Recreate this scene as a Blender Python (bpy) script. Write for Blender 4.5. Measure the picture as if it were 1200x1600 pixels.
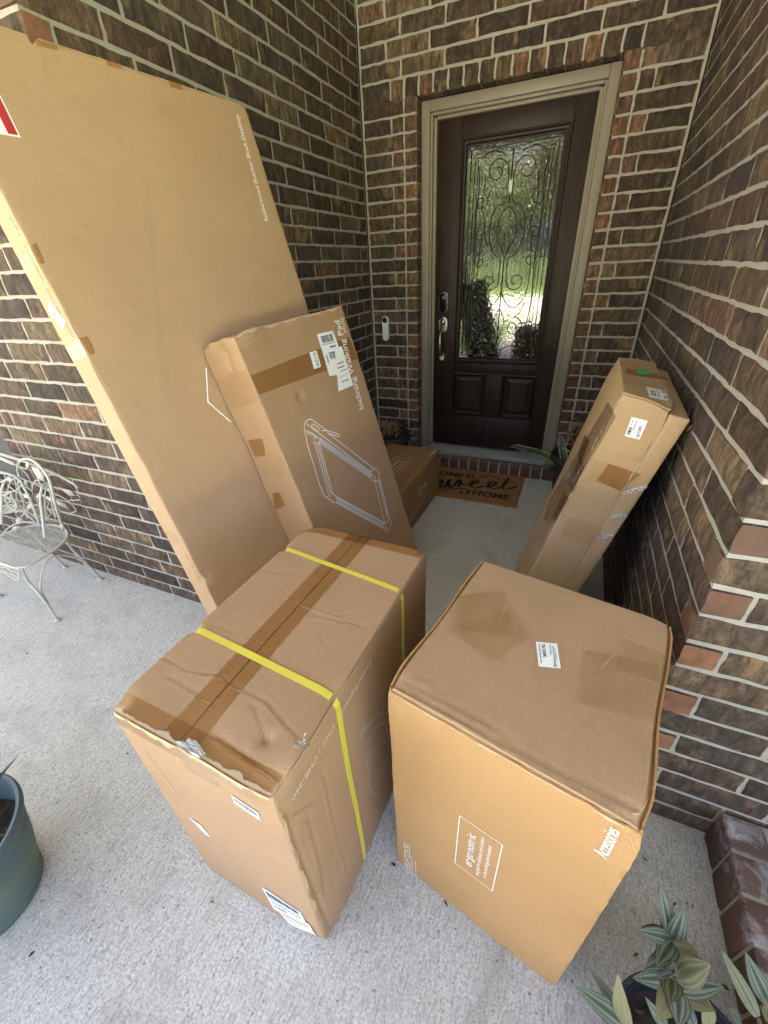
import bpy, bmesh, math, random
import numpy as np
from mathutils import Vector, Matrix, noise
random.seed(7); rng = np.random.default_rng(7)
R = math.radians
for o in list(bpy.data.objects): bpy.data.objects.remove(o)
S = bpy.context.scene; COL = S.collection

# ------------------------------------------------------------------ camera
FPX = 640.859; CAMP = Vector((0.9815, -3.06727, 1.45914)); YAW, PIT, ROL = -0.433092, -0.536369, 0.052486
_f = Vector((math.sin(YAW)*math.cos(PIT), math.cos(YAW)*math.cos(PIT), math.sin(PIT)))
_r = Vector((math.cos(YAW), -math.sin(YAW), 0)); _d = _f.cross(_r)
CR = math.cos(ROL)*_r + math.sin(ROL)*_d; CD = -math.sin(ROL)*_r + math.cos(ROL)*_d
cd = bpy.data.cameras.new('camera'); cam = bpy.data.objects.new('camera', cd); COL.objects.link(cam)
cd.sensor_fit = 'HORIZONTAL'; cd.sensor_width = 36; cd.lens = FPX/1200*36; cd.clip_start = 0.02; cd.clip_end = 900
cam.matrix_world = Matrix.Translation(CAMP) @ Matrix((CR, -CD, -_f)).transposed().to_4x4()
S.camera = cam

# ------------------------------------------------------------------ light
SUN_AZ, SUN_EL = R(-28), R(50)            # azimuth from +y (behind the house), towards -x
W = bpy.data.worlds.new('World'); S.world = W; W.use_nodes = True
nt = W.node_tree; bg = nt.nodes['Background']; sky = nt.nodes.new('ShaderNodeTexSky'); sky.sky_type = 'NISHITA'
sky.sun_disc = False; sky.sun_elevation = SUN_EL; sky.sun_rotation = SUN_AZ; sky.dust_density = 9; sky.ozone_density = 0.0; sky.air_density = 0.35
nt.links.new(sky.outputs[0], bg.inputs[0]); bg.inputs[1].default_value = 0.15
sl = bpy.data.lights.new('sun', 'SUN'); so = bpy.data.objects.new('sun', sl); COL.objects.link(so)
sl.energy = 5.0; sl.angle = R(0.5); sl.color = (1, 0.93, 0.82)
sdir = Vector((math.sin(SUN_AZ)*math.cos(SUN_EL), math.cos(SUN_AZ)*math.cos(SUN_EL), math.sin(SUN_EL)))
so.rotation_euler = sdir.to_track_quat('Z', 'Y').to_euler(); so.location = (0, 10, 20)
S.render.engine = 'CYCLES'
S.view_settings.view_transform = 'Standard'; S.view_settings.look = 'None'; S.view_settings.gamma = 1
S.view_settings.use_curve_mapping = False; S.view_settings.exposure = 4.62
S.cycles.use_denoising = True; S.cycles.use_guiding = True; S.cycles.use_surface_guiding = True; S.cycles.guiding_training_samples = 64; S.cycles.use_adaptive_sampling = False; S.cycles.max_bounces = 10; S.cycles.diffuse_bounces = 5; S.cycles.transparent_max_bounces = 16

# ------------------------------------------------------------------ helpers
def ray(u, v): return CAMP, CR*((u-600)/FPX) + CD*((v-800)/FPX) + _f
def onplane(u, v, p0, n):
    o, d = ray(u, v); p0 = Vector(p0); n = Vector(n); return o + d*((p0-o).dot(n)/d.dot(n))
def onz(u, v, z): return onplane(u, v, (0, 0, z), (0, 0, 1))
def ony(u, v, y): return onplane(u, v, (0, y, 0), (0, 1, 0))
def onx(u, v, x): return onplane(u, v, (x, 0, 0), (1, 0, 0))
def topix(p):
    q = Vector(p)-CAMP; z = q.dot(_f)
    return (600+FPX*q.dot(CR)/z, 800+FPX*q.dot(CD)/z, z)
def tag(o, label=None, cat=None, group=None, kind=None):
    if label: o['label'] = label
    if cat: o['category'] = cat
    if group: o['group'] = group
    if kind: o['kind'] = kind
    return o
def empty(name, loc=(0, 0, 0), rz=0, mat=None):
    o = bpy.data.objects.new(name, None); COL.objects.link(o); o.empty_display_size = 0.1
    if mat is not None: o.matrix_world = mat
    else: o.location = loc; o.rotation_euler = (0, 0, rz)
    return o
def mesh(name, V, F, mat=None, parent=None, smooth=False, uv=None):
    me = bpy.data.meshes.new(name); me.from_pydata([tuple(v) for v in V], [], F); me.update()
    if mat: me.materials.append(mat)
    if smooth: me.polygons.foreach_set('use_smooth', [True]*len(me.polygons))
    if uv is not None:
        l = me.uv_layers.new(name='UVMap')
        for lp in me.loops: l.data[lp.index].uv = uv[lp.vertex_index]
    return link(name, me, parent)
def link(name, me, parent=None):
    o = bpy.data.objects.new(name, me); COL.objects.link(o)
    if parent is not None: o.parent = parent
    return o
class MB:
    def __init__(s): s.V = []; s.F = []; s.uv = []
    def add(s, V, F):
        k = len(s.V); s.V += [Vector(v) for v in V]; s.F += [tuple(i+k for i in f) for f in F]; return s
    def box(s, lo, hi):
        x0, y0, z0 = lo; x1, y1, z1 = hi
        return s.add([(x0,y0,z0),(x1,y0,z0),(x1,y1,z0),(x0,y1,z0),(x0,y0,z1),(x1,y0,z1),(x1,y1,z1),(x0,y1,z1)],
            [(0,3,2,1),(4,5,6,7),(0,1,5,4),(1,2,6,5),(2,3,7,6),(3,0,4,7)])
    def bbox(s, lo, hi, r=.003):               # chamfered box
        bm = bmesh.new(); lo = Vector(lo); hi = Vector(hi)
        bmesh.ops.create_cube(bm, size=1)
        for v in bm.verts: v.co = Vector(((lo[i]+hi[i])/2+v.co[i]*(hi[i]-lo[i]) for i in range(3)))
        bmesh.ops.bevel(bm, geom=bm.edges[:], offset=r, segments=2, affect='EDGES', profile=.5)
        bm.verts.index_update(); s.add([v.co.copy() for v in bm.verts], [[v.index for v in f.verts] for f in bm.faces]); bm.free(); return s
    def tube(s, pts, r, n=8, cap=True, closed=False, flat=1.0):
        pts = [Vector(p) for p in pts]; m = len(pts); rad = r if hasattr(r, '__len__') else [r]*m
        k = len(s.V); up = None
        for i, p in enumerate(pts):
            a = pts[(i-1) % m] if (closed or i) else p; b = pts[(i+1) % m] if (closed or i < m-1) else p
            t = (b-a).normalized() if (b-a).length > 1e-9 else Vector((0, 0, 1))
            if up is None: up = Vector((0, 0, 1)) if abs(t.z) < .9 else Vector((1, 0, 0))
            x = t.cross(up).normalized(); up = x.cross(t).normalized()
            for j in range(n):
                a2 = 2*math.pi*j/n; s.V.append(p + x*math.cos(a2)*rad[i] + up*math.sin(a2)*rad[i]*flat)
        for i in range(m if closed else m-1):
            for j in range(n):
                i2 = (i+1) % m; s.F.append((k+i*n+j, k+i*n+(j+1) % n, k+i2*n+(j+1) % n, k+i2*n+j))
        if cap and not closed:
            s.F.append(tuple(k+j for j in range(n-1, -1, -1))); s.F.append(tuple(k+(m-1)*n+j for j in range(n)))
        return s
    def lathe(s, prof, c=(0, 0, 0), n=48):
        k = len(s.V); c = Vector(c)
        for r, z in prof:
            for j in range(n): a = 2*math.pi*j/n; s.V.append(c+Vector((r*math.cos(a), r*math.sin(a), z)))
        for i in range(len(prof)-1):
            for j in range(n): s.F.append((k+i*n+j, k+i*n+(j+1) % n, k+(i+1)*n+(j+1) % n, k+(i+1)*n+j))
        return s
    def build(s, name, mat=None, parent=None, smooth=False, angle=None):
        o = mesh(name, s.V, s.F, mat, parent, smooth)
        if angle:
            o.data.polygons.foreach_set('use_smooth', [True]*len(o.data.polygons)); sharp(o.data, angle)
        return o
def sharp(me, deg):
    bm = bmesh.new(); bm.from_mesh(me); lim = R(deg)
    for e in bm.edges:
        if len(e.link_faces) == 2 and e.calc_face_angle(0) > lim: e.smooth = False
    bm.to_mesh(me); bm.free()
def spline(P, n=8, closed=False):
    P = [Vector(p) for p in P]; m = len(P); out = []
    for i in range(m if closed else m-1):
        g = (lambda j: P[j % m]) if closed else (lambda j: P[max(0, min(m-1, j))])
        a, b, c, d = g(i-1), g(i), g(i+1), g(i+2)
        for k in range(n):
            t = k/n; out.append(.5*((2*b)+(c-a)*t+(2*a-5*b+4*c-d)*t*t+(3*b-a-3*c+d)*t**3))
    if not closed: out.append(P[-1])
    return out
def text_mesh(s, size=1, bold=0.0, align='LEFT', shear=0):
    cu = bpy.data.curves.new('t', 'FONT'); cu.body = s; cu.size = size; cu.align_x = align; cu.offset = bold; cu.shear = shear
    cu.resolution_u = 3; ob = bpy.data.objects.new('t', cu); COL.objects.link(ob)
    dg = bpy.context.evaluated_depsgraph_get(); me = ob.evaluated_get(dg).to_mesh()
    V = [v.co.copy() for v in me.vertices]; F = [tuple(p.vertices) for p in me.polygons]
    ob.evaluated_get(dg).to_mesh_clear(); bpy.data.objects.remove(ob); bpy.data.curves.remove(cu)
    return V, F

# ------------------------------------------------------------------ material helper
def two_sided_ior(t, ior):
    bf = t.n.new('ShaderNodeNewGeometry').outputs['Backfacing']; return t.math('ADD', t.math('MULTIPLY', bf, 1/ior-ior), ior)
class NT:
    def __init__(s, name):
        s.m = bpy.data.materials.new(name); s.m.use_nodes = True; s.t = s.m.node_tree; s.n = s.t.nodes
        s.b = s.n['Principled BSDF']; s.out = s.n['Material Output']
    def new(s, ty, **kw):
        n = s.n.new('ShaderNode'+ty)
        for k, v in kw.items():
            if k in n.inputs: s.set(n.inputs[k], v)
            else: setattr(n, k, v)
        return n
    def set(s, inp, v):
        if isinstance(v, bpy.types.NodeSocket): s.t.links.new(v, inp)
        else:
            if inp.type == 'RGBA' and hasattr(v, '__len__') and len(v) == 3: v = (*v, 1)
            inp.default_value = v
    def co(s, kind='Object', scale=(1, 1, 1), rand=False):
        c = s.n.new('ShaderNodeTexCoord').outputs[kind]
        if rand:
            oi = s.n.new('ShaderNodeObjectInfo'); ad = s.new('VectorMath', operation='MULTIPLY_ADD')
            cx = s.n.new('ShaderNodeCombineXYZ')
            for i, f in enumerate((37.1, 11.7, 23.3)):
                mm = s.new('Math', operation='MULTIPLY'); s.set(mm.inputs[0], oi.outputs['Random']); mm.inputs[1].default_value = f; s.t.links.new(mm.outputs[0], cx.inputs[i])
            a2 = s.new('VectorMath', operation='ADD'); s.set(a2.inputs[0], c); s.set(a2.inputs[1], cx.outputs[0]); c = a2.outputs[0]
        mp = s.n.new('ShaderNodeMapping'); s.set(mp.inputs[0], c); mp.inputs['Scale'].default_value = scale; return mp.outputs[0]
    def noise(s, vec, scale, detail=4, rough=.55, dist=0):
        n = s.new('TexNoise', Scale=scale, Detail=detail, Roughness=rough, Distortion=dist); s.set(n.inputs['Vector'], vec); return n.outputs[0]
    def ramp(s, fac, *stops):
        r = s.n.new('ShaderNodeValToRGB'); s.set(r.inputs[0], fac); e = r.color_ramp.elements
        while len(e) < len(stops): e.new(.5)
        for i, (p, c) in enumerate(stops):
            e[i].position = p; c = (c, c, c) if not hasattr(c, '__len__') else c; e[i].color = (*c, 1)
        return r.outputs[0]
    def mix(s, fac, a, b, mode='MIX'):
        m = s.n.new('ShaderNodeMix'); m.data_type = 'RGBA'; m.blend_type = mode
        s.set(m.inputs[0], fac); s.set(m.inputs[6], a); s.set(m.inputs[7], b); return m.outputs[2]
    def math(s, op, a, b=0.0):
        m = s.new('Math', operation=op); s.set(m.inputs[0], a); s.set(m.inputs[1], b); return m.outputs[0]
    def bump(s, h, strength=.3, dist=.002, normal=None):
        b = s.new('Bump', Strength=strength, Distance=dist); s.set(b.inputs['Height'], h)
        if normal is not None: s.set(b.inputs['Normal'], normal)
        return b.outputs[0]
    def fin(s, color=None, rough=None, normal=None, **kw):
        if color is not None: s.set(s.b.inputs['Base Color'], color)
        if rough is not None: s.set(s.b.inputs['Roughness'], rough)
        if normal is not None: s.set(s.b.inputs['Normal'], normal)
        for k, v in kw.items(): s.set(s.b.inputs[k.replace('_', ' ')], v)
        return s.m
def plain(name, col, rough=.6, **kw): return NT(name).fin(col, rough, **kw)

def mat_brick():
    t = NT('brick'); oi = t.n.new('ShaderNodeObjectInfo'); c = oi.outputs['Color']
    v = t.co('Object', (1, 1, 1), True); st = t.co('Object', (30, 24, 9), True)
    n1 = t.noise(st, 1.6, 5, .65, .4); n2 = t.noise(v, 16, 3, .6); n3 = t.noise(v, 7, 2, .5); n4 = t.noise(v, 220, 3, .7)
    streak = t.ramp(n1, (.30, .30), (.5, .92), (.70, 2.1))
    col = t.mix(1, c, streak, 'MULTIPLY'); pit = t.noise(v, 75, 5, .8); col = t.mix(t.ramp(pit, (.36, .55), (.5, 0)), col, (.016, .011, .009)); blot = t.noise(v, 26, 4, .7, .8); col = t.mix(t.ramp(blot, (.55, 0), (.70, .55)), col, (.135, .085, .048))
    col = t.mix(t.ramp(n2, (.56, 0), (.74, .55)), col, (.016, .012, .011))
    tan = t.math('MULTIPLY', t.ramp(n3, (.61, 0), (.68, 1)), t.ramp(n1, (.40, 0), (.55, 1)))
    col = t.mix(t.math('MULTIPLY', tan, .62), col, (.27, .165, .085))
    wh = t.ramp(t.noise(v, 42, 5, .75), (.64, 0), (.72, .5)); col = t.mix(wh, col, (.33, .30, .25))
    h = t.math('ADD', t.math('MULTIPLY', n1, .8), t.math('ADD', t.math('MULTIPLY', pit, .9), t.math('MULTIPLY', n4, .35)))
    return t.fin(col, t.ramp(n2, (.3, .82), (.8, .97)), t.bump(h, 1.0, .005))
def mat_mortar():
    t = NT('mortar'); v = t.co('Object'); n = t.noise(v, 90, 5, .7); n2 = t.noise(v, 3, 3)
    col = t.mix(n2, (.31, .285, .245), (.40, .37, .325)); col = t.mix(t.ramp(n, (.4, 0), (.75, .45)), col, (.22, .20, .17))
    return t.fin(col, .95, t.bump(n, .8, .004))
BROOM = 0
def mat_concrete():
    t = NT('concrete'); v = t.co('Object'); br = t.co('Object', (6, 60, 6)); 
    mp = t.n.new('ShaderNodeMapping'); t.set(mp.inputs[0], t.n.new('ShaderNodeTexCoord').outputs['Object']); mp.vector_type = 'TEXTURE'; mp.inputs['Rotation'].default_value = (0, 0, R(BROOM)); mp.inputs['Scale'].default_value = (1/48, 1/9, 1/9)
    brush = t.noise(mp.outputs[0], 3.2, 4, .65, .3); n2 = t.noise(v, 1.3, 4, .6); n3 = t.noise(v, 150, 6, .85); n4 = t.noise(v, 5, 5, .65)
    col = t.mix(n2, (.52, .515, .485), (.62, .615, .585)); col = t.mix(t.ramp(n3, (.34, .95), (.50, 0)), col, (.20, .19, .175))
    col = t.mix(t.ramp(n3, (.52, 0), (.66, .95)), col, (.80, .79, .76))
    col = t.mix(t.ramp(brush, (.36, .55), (.5, 0)), col, (.25, .245, .23))
    col = t.mix(t.ramp(n4, (.50, 0), (.74, .55)), col, (.33, .315, .28)); col = t.mix(t.ramp(t.noise(v, 2.3, 6, .7, 1.2), (.56, 0), (.66, .35)), col, (.27, .255, .22))
    vo = t.new('TexVoronoi', Scale=44); t.set(vo.inputs['Vector'], v); vo.feature = 'F1'; vo.inputs['Randomness'].default_value = 1
    sp = t.math('MULTIPLY', t.ramp(vo.outputs['Distance'], (.08, 1), (.14, 0)), t.ramp(t.noise(v, 11, 2), (.46, 0), (.56, 1)))
    col = t.mix(t.math('MULTIPLY', sp, .8), col, (.06, .048, .036))
    v2 = t.new('TexVoronoi', Scale=95); t.set(v2.inputs['Vector'], v); ag = t.ramp(v2.outputs['Distance'], (.16, 1), (.30, 0)); cs = t.n.new('ShaderNodeSeparateColor'); t.set(cs.inputs[0], v2.outputs['Color'])
    col = t.mix(t.math('MULTIPLY', ag, t.ramp(cs.outputs[0], (.55, 0), (.7, .6))), col, (.20, .19, .17)); col = t.mix(t.math('MULTIPLY', ag, t.ramp(cs.outputs[1], (.6, 0), (.75, .5))), col, (.78, .77, .73))
    h = t.math('ADD', t.math('MULTIPLY', brush, .8), t.math('MULTIPLY', n3, .8))
    return t.fin(col, .9, t.bump(h, .9, .006))
def mat_card(name, a, b, dark=.0, lines=1.0):
    t = NT(name); v = t.co('Object'); n1 = t.noise(v, 3.1, 5, .62, .3); n2 = t.noise(v, 260, 4, .8); n3 = t.noise(v, 30, 5, .7)
    fib = t.noise(t.co('Object', (1, 1, 7)), 190, 3, .8)
    col = t.mix(t.ramp(n1, (.35, 0), (.68, 1)), a, b)
    col = t.mix(t.ramp(n2, (.33, .55), (.52, 0)), col, tuple(x*.74 for x in a)); col = t.mix(t.ramp(n2, (.52, 0), (.70, .5)), col, tuple(min(1, x*1.2) for x in b))
    col = t.mix(t.ramp(fib, (.58, 0), (.75, .30)), col, tuple(x*.66 for x in a))
    col = t.mix(t.ramp(n3, (.56, 0), (.78, .30)), col, tuple(x*.6 for x in a)); col = t.mix(t.ramp(t.noise(v, 9, 6, .75, 1.5), (.60, 0), (.70, .22)), col, tuple(x*.55 for x in a))
    w = t.new('TexWave', Scale=78, Distortion=1.2); w.inputs['Detail'].default_value = 1.5; t.set(w.inputs['Vector'], v)
    h = t.math('ADD', t.math('MULTIPLY', w.outputs['Fac'], .28*lines), t.math('ADD', t.math('MULTIPLY', n3, .9), t.math('MULTIPLY', n2, .12)))
    return t.fin(col, t.ramp(n1, (.3, .66), (.7, .8)), t.bump(h, .3, .0014), Specular_IOR_Level=.35)
def mat_film(name, tint, rough=.16, bump=.0, ior=1.45, scale=14):
    t = NT(name); tr = t.new('BsdfTransparent', Color=(*tint, 1)); gl = t.new('BsdfGlossy', Color=(1, 1, 1, 1), Roughness=rough)
    fr = t.new('Fresnel'); t.set(fr.inputs['IOR'], two_sided_ior(t, ior)); mx = t.new('MixShader')
    v = t.co('Object', (1, 1, 1)); n = t.noise(v, scale, 3, .55, 2.2); nb = t.bump(n, min(1, bump*20) if bump else .15, max(bump, .0012))
    t.set(gl.inputs['Normal'], nb); t.set(fr.inputs['Normal'], nb); t.set(mx.inputs[0], fr.outputs[0]); t.set(mx.inputs[1], tr.outputs[0]); t.set(mx.inputs[2], gl.outputs[0])
    t.set(t.out.inputs[0], mx.outputs[0]); return t.m
def mat_wood():
    t = NT('mahogany'); v = t.co('Object', (1, 1, 1), True); g = t.co('Object', (55, 20, 2.2), True); n = t.noise(g, 1.5, 5, .65, 1.2); n2 = t.noise(v, 2, 3)
    col = t.ramp(n, (.3, (.006, .0034, .003)), (.52, (.020, .0085, .007)), (.75, (.050, .020, .015)))
    return t.fin(col, .5, t.bump(n, .5, .002), Specular_IOR_Level=.3)
def mat_glass(name, ior, rough, bump=0, scale=60, tint=(.86, .88, .88)):
    t = NT(name); tr = t.new('BsdfTransparent', Color=(*tint, 1)); gl = t.new('BsdfGlossy', Color=(1, 1, 1, 1), Roughness=rough); fr = t.new('Fresnel'); t.set(fr.inputs['IOR'], two_sided_ior(t, ior)); mx = t.new('MixShader')
    if bump:
        v = t.co('Object'); n = t.noise(v, scale, 2, .5, 1.5); vo = t.new('TexVoronoi', Scale=scale*1.6); t.set(vo.inputs['Vector'], v)
        nb = t.bump(t.math('ADD', n, t.math('MULTIPLY', vo.outputs['Distance'], 1.2)), 1.0, bump); t.set(gl.inputs['Normal'], nb)
    t.set(mx.inputs[0], fr.outputs[0]); t.set(mx.inputs[1], tr.outputs[0]); t.set(mx.inputs[2], gl.outputs[0]); t.set(t.out.inputs[0], mx.outputs[0]); return t.m
def mat_leaf(name, a, b, c=None, edge=None, rough=.4, stripes=0):
    t = NT(name); uv = t.n.new('ShaderNodeTexCoord').outputs['UV']; sx = t.n.new('ShaderNodeSeparateXYZ'); t.set(sx.inputs[0], uv)
    oi = t.n.new('ShaderNodeObjectInfo')
    u = t.math('ABSOLUTE', t.math('SUBTRACT', sx.outputs[0], .5)); v = t.co('Object')
    n = t.noise(v, 30, 3)
    if stripes == 1:
        u2 = t.math('ADD', u, t.math('MULTIPLY', t.math('SUBTRACT', n, .5), .05))
        col = t.ramp(u2, (.0, (.05, .03, .035)), (.03, b), (.10, a), (.15, c), (.21, c), (.25, a), (.30, b), (.36, c), (.42, a), (.5, b))
    elif stripes == 2:
        nn = t.noise(t.co('Object', (8, 8, 60)), 1.2, 3, .6, 1); col = t.mix(t.ramp(nn, (.42, 0), (.6, 1)), a, b); col = t.mix(t.ramp(u, (.36, 0), (.42, 1)), col, c)
    else: col = t.mix(n, a, b)
    if edge: col = t.mix(t.math('MULTIPLY', t.ramp(oi.outputs['Random'], (.55, 0), (.95, 1)), .8), col, edge)
    return t.fin(col, rough, t.bump(t.noise(v, 120, 2), .2, .001))

M = {}
M['brick'] = mat_brick()
def mat_brick_end():
    t = NT('brick_end'); v = t.co('Object', (1, 1, 1), True); oi = t.n.new('ShaderNodeObjectInfo'); n = t.noise(v, 25, 5, .7); n2 = t.noise(v, 150, 3, .7)
    c = t.ramp(oi.outputs['Random'], (0, (.21, .088, .045)), (.5, (.27, .125, .066)), (.75, (.16, .07, .042)), (1, (.10, .062, .042)))
    c = t.mix(t.ramp(n, (.42, 0), (.68, .75)), c, (.085, .045, .030)); c = t.mix(t.ramp(t.noise(v, 60, 5, .8), (.60, 0), (.74, .5)), c, (.34, .26, .19))
    return t.fin(c, .9, t.bump(n2, .6, .002))
M['brick_end'] = mat_brick_end()
M['mortar'] = mat_mortar(); M['concrete'] = mat_concrete()
M['card_d'] = mat_card('cardboard_pale', (.385, .250, .145), (.43, .285, .168))
M['card_a'] = mat_card('cardboard_tan', (.355, .222, .126), (.40, .255, .146))
M['card_b'] = mat_card('cardboard_golden', (.375, .213, .086), (.42, .245, .105), lines=.3)
M['card_c'] = mat_card('cardboard_brown', (.33, .204, .112), (.375, .236, .132))
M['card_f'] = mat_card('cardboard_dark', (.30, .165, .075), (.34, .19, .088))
M['card_e'] = mat_card('cardboard_ribbed', (.385, .255, .140), (.43, .29, .160), lines=2.0)
M['tape'] = mat_film('brown_tape', (.85, .745, .60), .22)
M['tape2'] = mat_film('pale_tape', (.972, .950, .91), .2, .0015)
M['clear'] = mat_film('clear_tape', (.983, .972, .95), .10, .004, 1.5, 30)
M['white'] = plain('label_paper', (.78, .79, .80), .5); M['ink'] = plain('label_ink', (.03, .03, .04), .6); M['grey_ink'] = plain('label_grey_ink', (.22, .22, .24), .6)
M['print'] = plain('white_print', (.74, .70, .66), .7); M['print2'] = plain('lilac_print', (.45, .41, .42), .7); M['print3'] = plain('faint_print', (.62, .54, .47), .8)
M['red'] = plain('label_red', (.42, .02, .035), .5); M['green'] = plain('sticker_green', (.05, .42, .18), .5)
M['wood'] = mat_wood()

# ================================================================== SETTING
def struct(name, mb, mat, **k): return tag(mb.build(name, mat, **k), kind='structure')
def mat_grass():
    t = NT('grass'); v = t.co('Object'); n = t.noise(v, .6, 5, .7); n2 = t.noise(v, 30, 4, .8)
    col = t.mix(n, (.075, .13, .022), (.13, .19, .04)); col = t.mix(t.ramp(n2, (.3, .6), (.6, 0)), col, (.03, .06, .012))
    return t.fin(col, .9, t.bump(n2, 1, .03))
M['grass'] = mat_grass()
M['paving'] = plain('pale_paving', (.42, .40, .36), .9); M['asphalt'] = plain('road_concrete', (.40, .385, .35), .9)
M['ceil'] = plain('ceiling_paint', (.66, .63, .58), .8); M['taupe'] = NT('taupe_paint').fin((.235, .198, .158), .5)
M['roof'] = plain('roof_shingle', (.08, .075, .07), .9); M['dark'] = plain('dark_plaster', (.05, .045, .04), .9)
def sheet(x0, x1, y0, y1, z): return MB().add([(x0, y0, z), (x1, y0, z), (x1, y1, z), (x0, y1, z)], [(0, 1, 2, 3)])
struct('lawn', sheet(-400, 400, -400, 400, -.16), M['grass'])
struct('street', sheet(-400, 400, -21, -13.4, -.145), M['asphalt'])
struct('street_kerb', MB().bbox((-400, -13.4, -.2), (400, -13.2, -.02), .02), M['paving'])
struct('bounce_driveway', sheet(-9, -2.4, -13.2, -5.2, -.128), M['paving'])  # driveway added for the warm sunlight it bounces into the porch
struct('sidewalk', sheet(-400, 400, -11.6, -10.4, -.13), M['paving'])
struct('front_walk', sheet(-.6, .9, -10.4, -4.9, -.125), M['paving'])
struct('porch_floor', MB().bbox((-5.5, -4.9, -.3), (2.6, .02, 0), .012), M['concrete'])
struct('porch_ceiling', MB().box((-5.8, -4.1, 3.02), (4.5, .15, 3.1)), M['ceil'])
struct('porch_beam', MB().box((-5.8, -4.35, 2.78), (4.5, -4.101, 3.1)), M['ceil'])
struct('sun_block_roof', MB().box((-9, -4.75, 3.102), (9, 8, 3.35)), M['roof'])  # unseen roof slab, put in to block the sun from behind

# ---- brick walls -------------------------------------------------
XL, XR, YL, YR = -0.4488, 1.3182, -2.010, -2.2198
HC, ZTOP, JO = 0.08008, 2.38765, 0.0140          # course, reference joint, joint width
SL = 0.2585                                       # stretcher module
def brick_mesh(L, D, seed, H=HC-JO):
    rr = random.Random(seed); nx = 6 if L > .15 else 3; nz = 3; V = []; F = []
    j = lambda a: rr.uniform(-a, a)
    idx = {}
    for i in range(nx+1):
        for k in range(nz+1):
            e = i in (0, nx) or k in (0, nz); x = L*(i/nx-.5); z = H*(k/nz-.5)
            x += j(.0032) if e else j(.003); z += j(.0028) if e else j(.003)
            idx[i, k] = len(V); V.append((x, (.0022+abs(j(.0022)) if e else j(.0010)), z))
    for i in range(nx):
        for k in range(nz): F.append((idx[i, k], idx[i+1, k], idx[i+1, k+1], idx[i, k+1]))
    ring = [(i, 0) for i in range(nx)]+[(nx, k) for k in range(nz)]+[(i, nz) for i in range(nx, 0, -1)]+[(0, k) for k in range(nz, 0, -1)]
    k1 = len(V)
    for a in ring:                                   # rounded arris then the sides
        x, y, z = V[idx[a]]; V.append((x+(.0016 if x > 0 else -.0016)*(a[0] in (0, nx)), .0065, z+(.0014 if z > 0 else -.0014)*(a[1] in (0, nz))))
    k2 = len(V)
    for a in ring: x, y, z = V[idx[a]]; V.append((x, D, z))
    n = len(ring)
    for q in range(n):
        q2 = (q+1) % n
        F.append((idx[ring[q2]], idx[ring[q]], k1+q, k1+q2)); F.append((k1+q2, k1+q, k2+q, k2+q2))
    return V, F
_bc = {}
def brick_data(L, D, H=HC-JO, nvar=None):
    nv = nvar or (9 if abs(L-(SL-JO)) < .002 and D < .05 else 3)
    key = (round(L, 3), round(D, 3), round(H, 3), random.randrange(nv))
    if key not in _bc:
        V, F = brick_mesh(key[0], key[1], hash(key) & 0xffff, key[2]); me = bpy.data.meshes.new('brick'); me.from_pydata(V, [], F); me.materials.append(M['brick'])
        me.polygons.foreach_set('use_smooth', [True]*len(F)); me.update(); sharp(me, 55); _bc[key] = me
        if D > .05 and L > .1:                        # corner brick: its ends show the raw clay
            me.materials.append(M['brick_end'])
            for p in me.polygons:
                if abs(p.normal.x) > .75: p.material_index = 1
    return _bc[key]
BROWNS = [(.066, .042, .028), (.050, .034, .025), (.078, .050, .031), (.056, .036, .024), (.094, .061, .037), (.043, .029, .024), (.070, .050, .036), (.064, .036, .024), (.11, .075, .045)]
REDS = [(.125, .062, .040), (.105, .054, .036), (.14, .074, .046), (.085, .048, .034), (.12, .068, .046)]
ORANGES = [(.24, .105, .055), (.21, .088, .048), (.26, .125, .070)]
def pick(kind):
    c = random.choice({'b': BROWNS, 'r': REDS, 'o': ORANGES}[kind]); k = random.uniform(.85, 1.40); return (c[0]*k, c[1]*k, c[2]*k, 1)
def place_bricks(wall, items):
    """items: (s0, s1, z0, z1, colour kind, depth) in the wall's own frame"""
    mw = wall.matrix_world.copy(); cand = []
    for it in items:
        s0, s1, z0, z1, kd, dp = it
        c = mw @ Vector(((s0+s1)/2, 0, (z0+z1)/2)); u, v, z = topix(c); vis = z > .05 and -60 < u < 1260 and -60 < v < 1660
        cand.append((0 if vis else 1, z if z > 0 else 99, it))
    cand.sort(key=lambda a: (a[0], a[1])); rest = MB()
    for n, (nv, z, it) in enumerate(cand):
        s0, s1, z0, z1, kd, dp = it; col = pick(kd)
        if n < 295 and not nv:
            o = link('brick', brick_data(s1-s0, dp, z1-z0), wall)
            o.location = ((s0+s1)/2, 0, (z0+z1)/2); o.color = col
        else:
            V, F = brick_mesh(s1-s0, dp, n, z1-z0); rest.add([Vector(v)+Vector(((s0+s1)/2, 0, (z0+z1)/2)) for v in V], F)
    if rest.V:
        o = tag(rest.build('further_bricks', M['brick'], wall, True), kind='stuff'); o.color = (.06, .04, .028, 1)
def rows(z0, z1):
    k0 = math.floor((ZTOP-z1)/HC)-1; k1 = math.ceil((ZTOP-z0)/HC)+1; out = []
    for k in range(k0, k1):
        a = ZTOP-(k+1)*HC+JO/2; b = ZTOP-k*HC-JO/2; a = max(a, z0); b = min(b, z1)
        if b-a > .015: out.append((k, a, b))
    return out
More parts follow.
